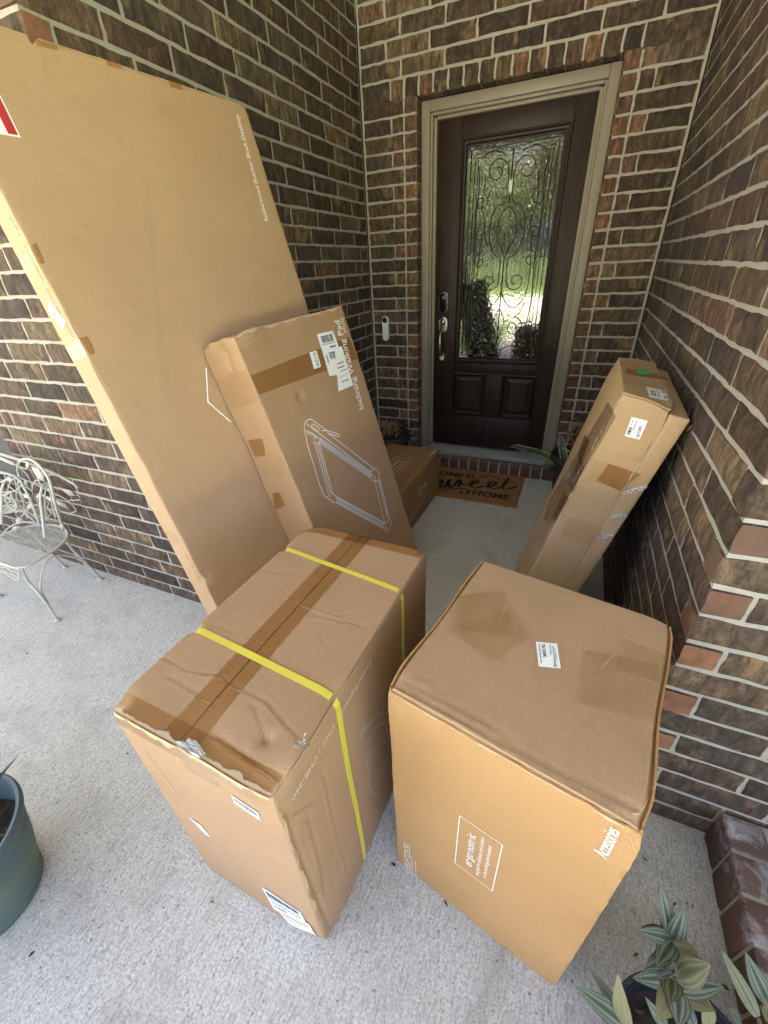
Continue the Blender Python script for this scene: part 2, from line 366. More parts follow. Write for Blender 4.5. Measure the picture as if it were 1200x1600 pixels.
def run(items, k, za, zb, s0, s1, first, sgn, kindf, corner=True, hole=None, dfirst=.074):
    """lay stretchers from s0 towards s1 (sgn +1/-1); first: length of the first piece incl. joint"""
    s = s0; n = 0; end = abs(s1-s0); pos = 0.
    while pos < end-.012:
        m = first if n == 0 else SL; L = min(m-JO, end-pos)
        if n == 0 and corner and first < .1: pos += first; n += 1; continue      # this end shows the other wall's brick
        a, b = s0+sgn*pos, s0+sgn*(pos+L)
        a, b = min(a, b), max(a, b)
        if L > .018:
            pcs = [(a, b)]
            if hole and za < hole[3] and zb > hole[2]:
                pcs = []
                if a < hole[0]-.02: pcs.append((a, min(b, hole[0])))
                if b > hole[1]+.02: pcs.append((max(a, hole[1]), b))
            for a2, b2 in pcs: items.append((a2, b2, za, zb, kindf(n, k), dfirst if (corner and n == 0) else .028))
        pos += m; n += 1
ZC = 3.0
HD = .0865                                        # header module
def kb(n, k): return 'r' if random.random() < .05 else 'b'
def wallroot(name, mb, loc, rz, label):
    o = mb.build(name, M['mortar']); o.location = loc; o.rotation_euler = (0, 0, rz); bpy.context.view_layer.update()
    return tag(o, label, 'wall')
Y0 = .0055                                        # mortar face lies behind the brick faces
# left wall of the entry
w = wallroot('brick_wall', MB().box((Y0, Y0, -.01), (-YL, .1, ZC)), (XL, YL, 0), R(90), 'dark brown brick side wall left of the door, behind the tall leaning box')
it = []
for k, a, b in rows(0, ZC): run(it, k, a, b, 0, -YL-.012, SL if k % 2 else HD, 1, kb)
place_bricks(w, it)
# right wall of the entry
w = wallroot('brick_wall', MB().box((0, Y0, -.01), (-YR-Y0, .1, ZC)), (XR, 0, 0), R(-90), 'dark brown brick side wall right of the door, behind the leaning narrow boxes')
it = []
for k, a, b in rows(0, ZC): run(it, k, a, b, -YR, .012, SL if k % 2 else HD, -1, lambda n, k: 'r' if n == 0 and random.random() < .3 else kb(n, k))
place_bricks(w, it)
# house front left of the entry, with a window
WX0, WX1, WZ0, WZ1 = -2.75, -1.64, .43, 2.15
X0 = -3.6
mb = MB(); e = XL-X0-.1
mb.box((0, Y0, -.01), (WX0-X0+.005, .1, ZC)).box((WX1-X0-.005, Y0, -.01), (e, .1, ZC)).box((WX0-X0+.005, Y0, -.01), (WX1-X0-.005, .1, WZ0-.005)).box((WX0-X0+.005, Y0, WZ1+.005), (WX1-X0-.005, .1, ZC))
w = wallroot('brick_wall', mb, (X0, YL, 0), 0, 'brown brick house front at the far left, behind the white metal chair')
it = []
for k, a, b in rows(0, ZC):
    run(it, k, a, b, XL-X0, 0, HD if k % 2 else SL, -1, kb, hole=(WX0-X0-.09, WX1-X0+.09, WZ0, WZ1) if WZ0 < (a+b)/2 < WZ1 else None)
    if WZ0 < (a+b)/2 < WZ1:
        for s in (WX1-X0, WX0-X0-.075): it.append((s, s+.075, a, b, 'r', .09))
place_bricks(w, it)
# house front right of the entry
w = wallroot('brick_wall', MB().box((.1, Y0, -.01), (1.3, .1, ZC)), (XR, YR, 0), 0, 'brick wall end facing the porch at the right edge, with orange corner bricks')
it = []
for k, a, b in rows(0, ZC):
    run(it, k, a, b, 0, 1.3, HD if k % 2 else SL, 1, lambda n, k: 'b')
    # the corner header seen on the odd courses belongs to the entry's side wall
place_bricks(w, it)
# wall round the door
OX0, OX1, OZ = -.0902, .9670, 2.2941
mb = MB().box((0, Y0, -.01), (OX0-XL-.006, .11, ZC)).box((OX1-XL+.006, Y0, -.01), (XR-XL, .11, ZC)).box((OX0-XL-.006, Y0, OZ+.006), (OX1-XL+.006, .11, ZC))
w = wallroot('brick_wall', mb, (XL, 0, 0), 0, 'brick wall around the front door with red jamb bricks and a header course')
it = []
for k, a, b in rows(0, ZC):
    if k < 0:
        ph = -.190 if k % 2 else -.278
        s = ph-SL-XL
        while s < XR-XL:
            a0 = max(s+JO/2, .012); a1 = min(s+SL-JO/2, XR-XL-.012)
            if a1-a0 > .02: it.append((a0, a1, a, b, kb(0, k), .028))
            s += SL
        continue
    jl, jr = OX0-XL-.077, OX1-XL+.070            # stacked jamb headers
    if k == 0:
        x = -.168
        b = ZTOP-JO/2; a = OZ
        while x < 1.0:
            it.append((x+JO/2-XL, x+.0860-JO/2-XL, a, b, random.choice('bbrb'), .09)); x += .0860
        jr = x-XL-JO/2; za = a
    else:
        it.append((jl, OX0-XL, a, b, 'r', .11)); it.append((OX1-XL, jr, a, b, 'r', .11))
    if k % 2 == 0:
        it.append((.014, jl-.0925, a, b, 'b', .028)); it.append((jl-.081, jl-JO, a, b, 'r' if random.random() < .75 else 'b', .028))
        if k > 0: it.append((jr+JO, jr+.076, a, b, 'r' if random.random() < .8 else 'b', .028)); it.append((jr+.0875, XR-XL-.014, a, b, 'b', .028))
        else: it.append((jr+JO, XR-XL-.014, a, b, 'b', .028))
    else:
        it.append((.014, jl-JO, a, b, kb(0, k), .028)); it.append((jr+JO, XR-XL-.014, a, b, kb(0, k), .028))
place_bricks(w, it)
# ---- low brick ledge at the right --------------------------------
lx0, ly1, lz = 1.560, YR-.004, .140
r = tag(MB().box((lx0+.006, -3.45, -.01), (2.6, ly1, lz-.006)).build('brick_ledge', M['mortar']), 'low brick ledge with white chalky top at the lower right corner', 'ledge')
M['ledge'] = NT('chalky_brick'); t = M['ledge']; oi = t.n.new('ShaderNodeObjectInfo'); v = t.co('Object', (1, 1, 1), True)
nn = t.noise(v, 13, 5, .7, .6); n2 = t.noise(v, 120, 3, .7); sep = t.n.new('ShaderNodeSeparateXYZ'); t.set(sep.inputs[0], t.n.new('ShaderNodeTexCoord').outputs['Object'])
chalk = t.math('MULTIPLY', t.ramp(nn, (.47, 0), (.68, .6)), t.ramp(sep.outputs[2], (.0, 0), (.03, 1)))
M['ledge'] = t.fin(t.mix(chalk, t.mix(t.ramp(t.noise(v, 6, 3), (.4, 0), (.6, 1)), (.07, .045, .036), (.115, .062, .045)), (.50, .50, .52)), .9, t.bump(t.math('ADD', nn, t.math('MULTIPLY', n2, .4)), .8, .004))
def simple_brick(lo, hi, seed, mat, name, parent, r=.004):
    rr = random.Random(seed); mb = MB().bbox(lo, hi, r); c = (Vector(lo)+Vector(hi))/2
    mb.V = [v-c+Vector((rr.uniform(-1, 1), rr.uniform(-1, 1), rr.uniform(-1, 1)))*.0011 for v in mb.V]
    o = mb.build(name, mat, parent, True, 40); o.location = c; return o
y = ly1-.006; n = 0
while y > -3.35:
    for j, (xa, xb) in enumerate(((lx0, lx0+.092), (lx0+.103, lx0+.36), (lx0+.371, lx0+.63))):
        o = simple_brick((xa, y-.0805, .004), (xb, y, lz+.002*random.random()), n*3+j, M['ledge'] if j else M['ledge'], 'brick', r)
    y -= .092; n += 1

# ---- door step ---------------------------------------------------
r = tag(MB().box((OX0+.002, .003, 0), (OX1+.02, .058, .083)).build('brick_step', M['mortar']), 'brick rowlock step under the front door sill', 'step')
M['stepbrick'] = NT('step_brick'); t = M['stepbrick']; v = t.co('Object', (1, 1, 1), True); nn = t.noise(v, 25, 5, .7)
sep = t.n.new('ShaderNodeSeparateXYZ'); t.set(sep.inputs[0], t.n.new('ShaderNodeNewGeometry').outputs['Normal'])
dust = t.math('MULTIPLY', t.ramp(sep.outputs[2], (.3, 0), (.8, 1)), t.ramp(nn, (.3, .4), (.6, .9)))
M['stepbrick'] = t.fin(t.mix(dust, t.mix(nn, (.085, .04, .028), (.13, .055, .036)), (.15, .14, .13)), .9, t.bump(nn, .6, .003))
x = .181-.0805*3+.0055; n = 0
while x < 1.0:
    xa, xb = max(x, OX0+.003), min(x+.0695, OX1+.016)
    if xb-xa > .02: simple_brick((xa, -.004, .001), (xb, .055, .090), 900+n, M['stepbrick'], 'brick', r, .006)
    x += .0805; n += 1

# ---- door frame and door ----------------------------------------
YD = .120
fr = tag(empty('door_frame', (.457, .08, 0)), 'taupe painted door frame set in the brick opening', 'door frame')
def part(mb, name, mat, root, **k):
    l = root.location; mb.V = [v-l for v in mb.V]; return mb.build(name, mat, root, **k)
for sx in (0, 1):
    f = (lambda x: OX0+.003+x) if sx == 0 else (lambda x: OX1-.003-x)
    q = sorted((f(0), f(.052))); part(MB().bbox((q[0], .070, .10), (q[1], .128, 2.288), .004), 'brickmould', M['taupe'], fr, angle=30)
    q = sorted((f(.0523), f(.068))); part(MB().bbox((q[0], .082, .10), (q[1], .128, 2.233), .004), 'bead', M['taupe'], fr, angle=30)
    q = sorted((f(.0683), f(.087))); part(MB().bbox((q[0], .104, .10), (q[1], .30, 2.214), .002), 'jamb', M['taupe'], fr, angle=30)
part(MB().bbox((OX0+.0555, .072, 2.236), (OX1-.0555, .128, 2.2885), .004), 'head_brickmould', M['taupe'], fr, angle=30)
part(MB().bbox((OX0+.0715, .083, 2.220), (OX1-.0715, .128, 2.2355), .004), 'head_bead', M['taupe'], fr, angle=30)
part(MB().bbox((OX0+.0905, .106, 2.2035), (OX1-.0905, .30, 2.2195), .002), 'head_jamb', M['taupe'], fr, angle=30)
M['sill'] = NT('sill_metal').fin((.34, .34, .33), .45, Metallic=.3)
mb = MB(); prof = [(.052, .100), (.052, .128), (.060, .134), (.118, .150), (.30, .160), (.30, .100)]
x0, x1 = OX0+.054, OX1-.054
x0, x1 = OX0+.006, OX1-.055
k = len(prof); mb.add([(x0, y, z) for y, z in prof]+[(x1, y, z) for y, z in prof], [tuple(range(k))[::-1], tuple(range(k, 2*k))]+[(i, (i+1) % k, k+(i+1) % k, k+i) for i in range(k)])
x0, x1 = OX0+.056, OX1-.056
tag(mb.build('door_sill', M['sill']), 'pale grey metal sill under the front door', 'sill')
# door leaf (local frame: x right, y into the house, z up; origin bottom left of its face)
dr = tag(empty('front_door', (.003, YD, .166)), 'dark mahogany front door with a tall ornamental glass panel', 'door')
def leaf(lo, hi, name, r=.003, mat=None, parent=dr): 
    o = MB().bbox(lo, hi, r).build(name, mat or M['wood'], parent, angle=30); return o
DW, DH, DT = .908, 2.034, .044
leaf((0, 0, 0), (.150, DT, DH), 'stile'); leaf((.766, 0, 0), (DW, DT, DH), 'stile')
for z0, z1, nm in ((1.936, DH, 'top_rail'), (.582, .654, 'lock_rail'), (0, .252, 'bottom_rail')):
    o = leaf((.1505, .0006, z0), (.7655, DT, z1), nm)
leaf((.400, .0006, .2525), (.522, DT, .5815), 'mullion')
for x0_, x1_ in ((.1505, .3995), (.5225, .7655)):
    z0_, z1_ = .2525, .5815
    def ring(i, y): return [(x0_+i, y, z0_+i), (x1_-i, y, z0_+i), (x1_-i, y, z1_-i), (x0_+i, y, z1_-i)]
    V = ring(0, .003)+ring(.012, -.003)+ring(.024, .010)+ring(.034, .012)+ring(.060, .003); F = []
    for q in range(4):
        for j in range(4): F.append((q*4+j, q*4+(j+1) % 4, q*4+4+(j+1) % 4, q*4+4+j))
    F.append((16, 17, 18, 19)); mesh('raised_panel', V, F, M['wood'], dr)
# glazing bead ring
def ringbox(i, y, x0_=.150, x1_=.766, z0_=.652, z1_=1.938): return [(x0_+i, y, z0_+i), (x1_-i, y, z0_+i), (x1_-i, y, z1_-i), (x0_+i, y, z1_-i)]
V = ringbox(0, .001)+ringbox(.003, -.012)+ringbox(.014, -.014)+ringbox(.018, -.004)+ringbox(.028, -.002)+ringbox(.033, .012)+ringbox(.038, .012)+ringbox(.038, .040); F = []
for q in range(7):
    for j in range(4): F.append((q*4+j, q*4+(j+1) % 4, q*4+4+(j+1) % 4, q*4+4+j))
mesh('glazing_frame', V, F, M['wood'], dr)
GX0, GX1, GZ0, GZ1 = .188, .728, .690, 1.900
M['pane'] = mat_glass('clear_glass', 1.62, .0, tint=(.84, .86, .86)); M['wavy'] = mat_glass('wavy_glass', 1.8, .0, .00009, 38, (.84, .86, .86)); M['rain'] = mat_glass('rain_glass', 2.2, .02, .012, 26, (.45, .47, .46))
M['iron'] = plain('black_iron', (.012, .012, .012), .45)
mesh('outer_pane', [(GX0, .008, GZ0), (GX1, .008, GZ0), (GX1, .008, GZ1), (GX0, .008, GZ1)], [(0, 1, 2, 3)], M['wavy'], dr)
mesh('textured_pane', [(GX0, .030, GZ0), (GX1, .030, GZ0), (GX1, .030, GZ1), (GX0, .030, GZ1)], [(0, 1, 2, 3)], M['rain'], dr)
mb = MB(); cx = (GX0+GX1)/2; Y = .0042
def gp(x, z): return Vector((cx+x, Y, z))
def both(pts, r=.0045):
    for s_ in (1, -1): mb.tube([v for v in spline([gp(s_*x, z) for x, z in pts], 4 if len(pts) < 20 else 1)], r*.62, 6)
def spiral(x, z, r0, turns, a0, d=1): return [(x+r0*(1-.78*t)*math.cos(a0+d*turns*2*math.pi*t), z+r0*(1-.78*t)*math.sin(a0+d*turns*2*math.pi*t)) for t in [i/28 for i in range(29)]]
for ins, rr_ in ((.022, .0028), (.048, .0018), (.066, .0018)):
    hx, z0_, z1_ = (GX1-GX0)/2-ins, GZ0+ins, GZ1-ins; mb.tube([gp(-hx, z0_), gp(hx, z0_), gp(hx, z1_), gp(-hx, z1_)], rr_, 6, closed=True)
both(spiral(.085, 1.76, .068, 1.35, R(180), -1)); both(spiral(.085, 1.18, .06, 1.3, R(180), 1)); both(spiral(.10, .90, .065, 1.3, R(90), -1))
both([(.017, 1.76), (.012, 1.66), (.03, 1.60), (.075, 1.585), (.105, 1.50), (.10, 1.40), (.06, 1.33), (.025, 1.30), (.025, 1.18)])
both([(.0, 1.585), (.05, 1.53), (.055, 1.42), (.02, 1.36), (.0, 1.31)]); both([(.15, 1.74), (.165, 1.6), (.14, 1.5), (.16, 1.38), (.17, 1.2), (.15, 1.08), (.09, 1.02), (.03, 1.06), (0, 1.12)])
both([(.10, .965), (.14, 1.0), (.16, 1.05)]); both([(0, 1.02), (.03, .96), (.035, .90), (0, .82)])
both(spiral(.175, 1.62, .045, 1.2, R(120), 1)); both(spiral(.17, 1.44, .04, 1.2, R(200), -1)); both(spiral(.16, 1.30, .045, 1.2, R(100), -1)); both(spiral(.06, 1.46, .035, 1.1, R(0), 1)); both([(.2, 1.80), (.19, 1.70), (.2, 1.5), (.19, 1.3), (.2, 1.1), (.19, .9), (.2, .78)]); both([(.05, 1.84), (.12, 1.86), (.19, 1.83)]); both([(.03, .75), (.10, .78), (.18, .76)])
mb.tube([gp(0, 1.86), gp(0, 1.60)], .004, 6); mb.tube([gp(0, 1.3), gp(0, .76)], .0035, 6)
mb.build('iron_scrollwork', M['iron'], dr, True)
mb = MB(); k = len(mb.V); mb.add([gp(0, 1.735), gp(.013, 1.70), gp(.013, 1.665), gp(0, 1.63), gp(-.013, 1.665), gp(-.013, 1.70), gp(0, 1.68)+Vector((0, -.008, 0))], [(i, (i+1) % 6, 6) for i in range(6)])
mb.build('glass_jewel', plain('bevelled_jewel', (.75, .78, .8), .1), dr)
# hardware
M['nickel'] = NT('satin_nickel').fin((.46, .42, .35), .28, Metallic=1.0); M['black'] = plain('black_gloss', (.008, .008, .009), .15)
def pill(cx_, cz, w_, h_, y0, y1, n=12):
    r_ = w_/2; P = [(cx_+r_*math.cos(a), cz+(h_/2-r_)*(1 if math.sin(a) >= 0 else -1)+r_*math.sin(a)) for a in [2*math.pi*i/(2*n)+1e-6 for i in range(2*n)]]
    m_ = len(P); mb = MB(); ix = lambda f: [(cx_+(x-cx_)*f, cz+(z-cz)*f) for x, z in P]
    V = [(x, y1, z) for x, z in P]+[(x, y0+.002, z) for x, z in P]+[(x, y0, z) for x, z in ix(.94)]; F = [tuple(2*m_+i for i in range(m_))]
    for q in range(2):
        for j in range(m_): F.append((q*m_+j, q*m_+(j+1) % m_, q*m_+m_+(j+1) % m_, q*m_+m_+j))
    mb.add(V, F); return mb
lk = pill(.062, 1.062, .066, .132, -.014, .001).build('keypad_lock', M['nickel'], dr, angle=35)
pill(.062, 1.062, .059, .125, -.018, -.0145).build('keypad_face', M['black'], lk, angle=35)
pill(.062, 1.093, .011, .011, -.0195, -.0182).build('lens', plain('lock_led', (.6, .6, .6), .3), lk)
hs = pill(.064, .912, .066, .108, -.012, .001).build('handle_plate', M['nickel'], dr, angle=35)
mb = MB(); mb.lathe([(.0, .012), (.018, .010), (.022, 0)], n=20); mb.V = [Vector((v.x+.064, -.012-v.z, v.y+.935)) for v in mb.V]; mb.build('cylinder', M['nickel'], hs, True)
P = spline([(.060, -.010, .880), (.056, -.030, .868), (.056, -.052, .835), (.058, -.056, .79), (.058, -.050, .745), (.060, -.030, .715), (.062, -.008, .700)], 6)
MB().tube(P, [.008+.005*math.sin(math.pi*i/(len(P)-1)) for i in range(len(P))], 12).build('pull_handle', M['nickel'], dr, True)
pill(.062, .695, .036, .058, -.010, .001).build('lower_rosette', M['nickel'], dr, angle=35)
# doorbell on the wall
db = tag(empty('video_doorbell', (-.337, 0, .985)), 'white video doorbell on the brick left of the door', 'doorbell')
b_ = pill(0, .085, .044, .165, -.028, .003).build('body', plain('doorbell_white', (.74, .75, .77), .35), db, angle=35)
pill(0, .143, .038, .040, -.0295, -.0282).build('camera_window', M['black'], b_, angle=35)
pill(0, .143, .012, .012, -.0312, -.0300).build('lens', plain('lens_glass', (.03, .035, .06), .05), b_)
mb = MB().tube([(.013*math.cos(a), -.0282, .030+.013*math.sin(a)) for a in [2*math.pi*i/28 for i in range(28)]], .0008, 6, closed=True); mb.build('button_ring', plain('ring_grey', (.5, .5, .5), .4), b_)
# dim hall behind the door
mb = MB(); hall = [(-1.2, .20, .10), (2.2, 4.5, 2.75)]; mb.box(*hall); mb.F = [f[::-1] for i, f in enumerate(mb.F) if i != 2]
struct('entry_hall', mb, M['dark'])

# ---- window on the left -----------------------------------------
wn = tag(empty('window', ((WX0+WX1)/2, YL, WZ0)), 'black framed window behind the white metal chair', 'window')
M['bframe'] = plain('black_frame', (.012, .012, .013), .4)
for lo, hi in (((WX0, YL+.03, WZ0), (WX0+.06, YL+.09, WZ1)), ((WX1-.06, YL+.03, WZ0), (WX1, YL+.09, WZ1)), ((WX0+.06, YL+.032, WZ0), (WX1-.06, YL+.09, WZ0+.06)), ((WX0+.06, YL+.032, WZ1-.06), (WX1-.06, YL+.09, WZ1)), ((WX0+.06, YL+.034, (WZ0+WZ1)/2-.02), (WX1-.06, YL+.088, (WZ0+WZ1)/2+.02))):
    part(MB().bbox(lo, hi, .004), 'frame_bar', M['bframe'], wn, angle=30)
for z0_, z1_ in ((WZ0+.05, (WZ0+WZ1)/2), ((WZ0+WZ1)/2, WZ1-.05)):
    part(MB().add([(WX0+.05, YL+.06, z0_), (WX1-.05, YL+.06, z0_), (WX1-.05, YL+.06, z1_), (WX0+.05, YL+.06, z1_)], [(0, 1, 2, 3)]), 'pane', M['pane'], wn)
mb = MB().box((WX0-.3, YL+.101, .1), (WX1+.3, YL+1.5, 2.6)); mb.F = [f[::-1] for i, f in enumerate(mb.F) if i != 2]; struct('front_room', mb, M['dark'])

# ================================================================== CARTONS
class Carton:
    """a cardboard box; local frame x right, y back, z up, origin at the front bottom left corner"""
    def __init__(s, name, label, mat4, dims, group='delivered cardboard boxes'):
        s.m = mat4; s.inv = mat4.inverted(); s.d = Vector(dims); s.wr = []; s.dents = []; s.amp = .0012; s.seed = random.random()*50
        s.root = tag(empty(name, mat=mat4), label, 'box', group)
    def fr(s, f):
        X, Y, Z = s.d
        return {'front': (Vector((0, 0, 0)), Vector((1, 0, 0)), Vector((0, 0, 1)), Vector((0, -1, 0))),
                'right': (Vector((X, 0, 0)), Vector((0, 1, 0)), Vector((0, 0, 1)), Vector((1, 0, 0))),
                'left': (Vector((0, Y, 0)), Vector((0, -1, 0)), Vector((0, 0, 1)), Vector((-1, 0, 0))),
                'top': (Vector((0, 0, Z)), Vector((1, 0, 0)), Vector((0, 1, 0)), Vector((0, 0, 1)))}[f]
    def px(s, f, u, v):
        o, a, b, n = s.fr(f); p = s.inv @ onplane(u, v, s.m @ o, s.m.to_3x3() @ n) - o; return Vector((p.dot(a), p.dot(b)))
    def loc(s, f, q, off=0): o, a, b, n = s.fr(f); return o+a*q[0]+b*q[1]+n*off
    def wrinkle(s, f, pix, depth=.003, width=.008):
        o, a, b, n = s.fr(f); s.wr.append((f, [s.px(f, *p) for p in pix], depth*.8, max(.0042, width*.6)))
    def dent(s, c, r, vec): s.dents.append((Vector(c), r, Vector(vec)))
    def disp(s, P):
        P = np.asarray([tuple(p) for p in P], float); D = np.zeros_like(P)
        for f, pl, depth, width in s.wr:
            o, a, b, n = (np.array(v) for v in s.fr(f)); q = P-o; dn = np.abs(q@n); on = dn < .004
            uv = np.stack([q@a, q@b], 1); best = np.full(len(P), 9.); side = np.zeros(len(P))
            for i in range(len(pl)-1):
                p0 = np.array(pl[i]); p1 = np.array(pl[i+1]); e = p1-p0; L = e@e
                t = np.clip(((uv-p0)@e)/L, 0, 1); w = uv-p0-t[:, None]*e; dd = np.linalg.norm(w, axis=1)
                m = dd < best; best[m] = dd[m]; side[m] = (e[0]*w[:, 1]-e[1]*w[:, 0])[m]/math.sqrt(L)
            prof = np.exp(-(best/(width*.55))**2)*.45 - np.exp(-((side-width*.9)/(width*.8))**2)*np.exp(-(best/(width*2))**2)*.55
            D += np.outer(np.where(on, prof*depth, 0), n)
        for c, r, vec in s.dents:
            w = np.exp(-(np.linalg.norm(P-np.array(c), axis=1)/r)**2); D += np.outer(w, np.array(vec))
        if s.amp:
            for i in range(len(P)):
                p = P[i]; D[i] += np.array(noise.noise_vector(Vector(p*3.2)+Vector((s.seed, 0, 0))))*s.amp + np.array(noise.noise_vector(Vector(p*17)+Vector((0, s.seed, 0))))*s.amp*.28
        return P+D
    def body(s, mat, res=.008, r=.004, name='carton', lo=(0, 0, 0), hi=None, rough=0.0):
        lo = np.array(lo, float); hi = np.array(hi if hi else s.d, float); ax = []
        for i in range(3):
            L = hi[i]-lo[i]; n = max(2, int(L/res)); g = list(np.linspace(r, L-r, n)); ax.append(np.array([0, r*.3]+g+[L-r*.3, L])+lo[i])
        V = []; F = []; ids = {}
        def vid(p):
            k = tuple(np.round(p, 6))
            if k not in ids: ids[k] = len(V); V.append(p)
            return ids[k]
        for i in range(3):
            j, k = (i+1) % 3, (i+2) % 3
            for side in (0, 1):
                c = lo[i] if side == 0 else hi[i]
                G = []
                for a in ax[j]:
                    row = []
                    for b in ax[k]:
                        p = np.zeros(3); p[i] = c; p[j] = a; p[k] = b; row.append(vid(p))
                    G.append(row)
                for a in range(len(ax[j])-1):
                    for b in range(len(ax[k])-1):
                        f = (G[a][b], G[a+1][b], G[a+1][b+1], G[a][b+1]); F.append(f if side else f[::-1])
        P = np.array(V); q = np.clip(P, lo+r, hi-r); d = P-q; L = np.linalg.norm(d, axis=1, keepdims=True); P = q+np.where(L > 0, d/np.maximum(L, 1e-9)*r, 0)
        if rough:
            for i in range(len(P)):
                ed = (np.abs(P[i]-q[i]) > r*.2).sum() > 1
                if ed: P[i] += np.array(noise.noise_vector(Vector(P[i]*45)))*rough - (P[i]-q[i])*.15
        return mesh(name, s.disp(P), F, mat, s.root, True)
    def quad(s, f, pts, off, name, mat, res=.007, parent=None, thick=0):
        """a sheet given by its four corners in face coordinates, following the dented surface"""
        a, b, c, d = [Vector(p) for p in pts]; nu = max(1, int(max((b-a).length, (c-d).length)/res)); nv = max(1, int(max((d-a).length, (c-b).length)/res))
        V = []; n = s.fr(f)[3]
        for j in range(nv+1):
            for i in range(nu+1):
                t, w = i/nu, j/nv; V.append(s.loc(f, (a*(1-t)+b*t)*(1-w)+(d*(1-t)+c*t)*w))
        V = [Vector(v)+n*off for v in s.disp(V)]; w = nu+1
        F = [(j*w+i, j*w+i+1, (j+1)*w+i+1, (j+1)*w+i) for j in range(nv) for i in range(nu)]
        if (Vector(V[1])-Vector(V[0])).cross(Vector(V[w])-Vector(V[0])).dot(n) < 0: F = [q[::-1] for q in F]
        return mesh(name, V, F, mat, parent or s.root, True)
    def pquad(s, f, pix, off, name, mat, **k): return s.quad(f, [s.px(f, *p) for p in pix], off, name, mat, **k)
    def text(s, f, p0, p1, body, mat, hscale=1.0, off=.0018, name='printed_text', parent=None, bold=0.0, pxin=True, flip=False, shear=0):
        """text whose baseline runs from p0 to p1 (pixels on the face)"""
        a = s.px(f, *p0) if pxin else Vector(p0); b = s.px(f, *p1) if pxin else Vector(p1); V, F = text_mesh(body, 1, bold, shear=shear)
        x0 = min(v.x for v in V); w = max(v.x for v in V)-x0; e = (b-a); sc = e.length/w; e.normalize(); up = Vector((-e.y, e.x))
        if flip: up = -up; F = [q[::-1] for q in F]
        n = s.fr(f)[3]; Q = [s.loc(f, a+e*((v.x-x0)*sc)+up*(v.y*sc*hscale)) for v in V]
        return mesh(name, [Vector(v)+n*off for v in s.disp(Q)], F, mat, parent or s.root)
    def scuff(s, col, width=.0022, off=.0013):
        """paler lines along the creases, painting in their ridge highlights"""
        rr = random.Random(int(s.seed*1000)); mb = MB(); m = plain('painted_highlight', col, .85)
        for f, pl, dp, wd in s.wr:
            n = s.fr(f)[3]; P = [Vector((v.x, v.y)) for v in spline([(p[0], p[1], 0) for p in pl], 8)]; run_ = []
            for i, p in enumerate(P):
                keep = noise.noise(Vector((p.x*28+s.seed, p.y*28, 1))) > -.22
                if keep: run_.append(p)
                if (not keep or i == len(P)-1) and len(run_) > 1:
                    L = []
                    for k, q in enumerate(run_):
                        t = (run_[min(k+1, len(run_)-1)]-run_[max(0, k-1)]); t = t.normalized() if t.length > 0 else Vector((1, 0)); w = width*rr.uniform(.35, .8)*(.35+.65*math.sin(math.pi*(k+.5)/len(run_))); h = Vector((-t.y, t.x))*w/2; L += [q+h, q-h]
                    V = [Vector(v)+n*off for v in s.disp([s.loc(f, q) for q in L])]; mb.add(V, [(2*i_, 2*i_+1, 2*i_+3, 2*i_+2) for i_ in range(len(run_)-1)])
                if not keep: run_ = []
        if mb.V: tag(mb.build('crease_highlight', m, s.root), kind='stuff')  # pale ribbons paint in the light that the crease ridges catch
    def worn_edge(s, f, a, b, inward, depth, col, name='worn_edge', off=.0016, n=90, seed=1):
        """a ragged strip of torn pale paper along an edge, from a to b in face coordinates"""
        a = Vector(a); b = Vector(b); inward = Vector(inward); L = []; nn = s.fr(f)[3]
        for i in range(n+1):
            q = a.lerp(b, i/n); d = depth*max(.0, .45+.9*noise.noise(Vector((i*.13, seed, 0)))+.35*noise.noise(Vector((i*.55, seed, 4)))); L += [q, q+inward*d]
        V = [Vector(v)+nn*off for v in s.disp([s.loc(f, q) for q in L])]
        return mesh(name, V, [(2*i, 2*i+1, 2*i+3, 2*i+2) for i in range(n)], plain('torn_paper', col, .9), s.root)
    def lines(s, f, polys, width, mat, name, off=.0017, closed=False, pxin=True):
        mb = MB(); n = s.fr(f)[3]
        for pl in polys:
            Q = [s.px(f, *p) if pxin else Vector(p) for p in pl]; L = []
            for i, q in enumerate(Q):
                t = (Q[min(i+1, len(Q)-1)]-Q[max(i-1, 0)]); t = t.normalized() if t.length > 0 else Vector((1, 0)); h = Vector((-t.y, t.x))*width/2; L += [q+h, q-h]
            V = [Vector(v)+n*off for v in s.disp([s.loc(f, q) for q in L])]
            mb.add(V, [(2*i, 2*i+1, 2*i+3, 2*i+2) for i in range(len(Q)-1)])
        return mb.build(name, mat, s.root)
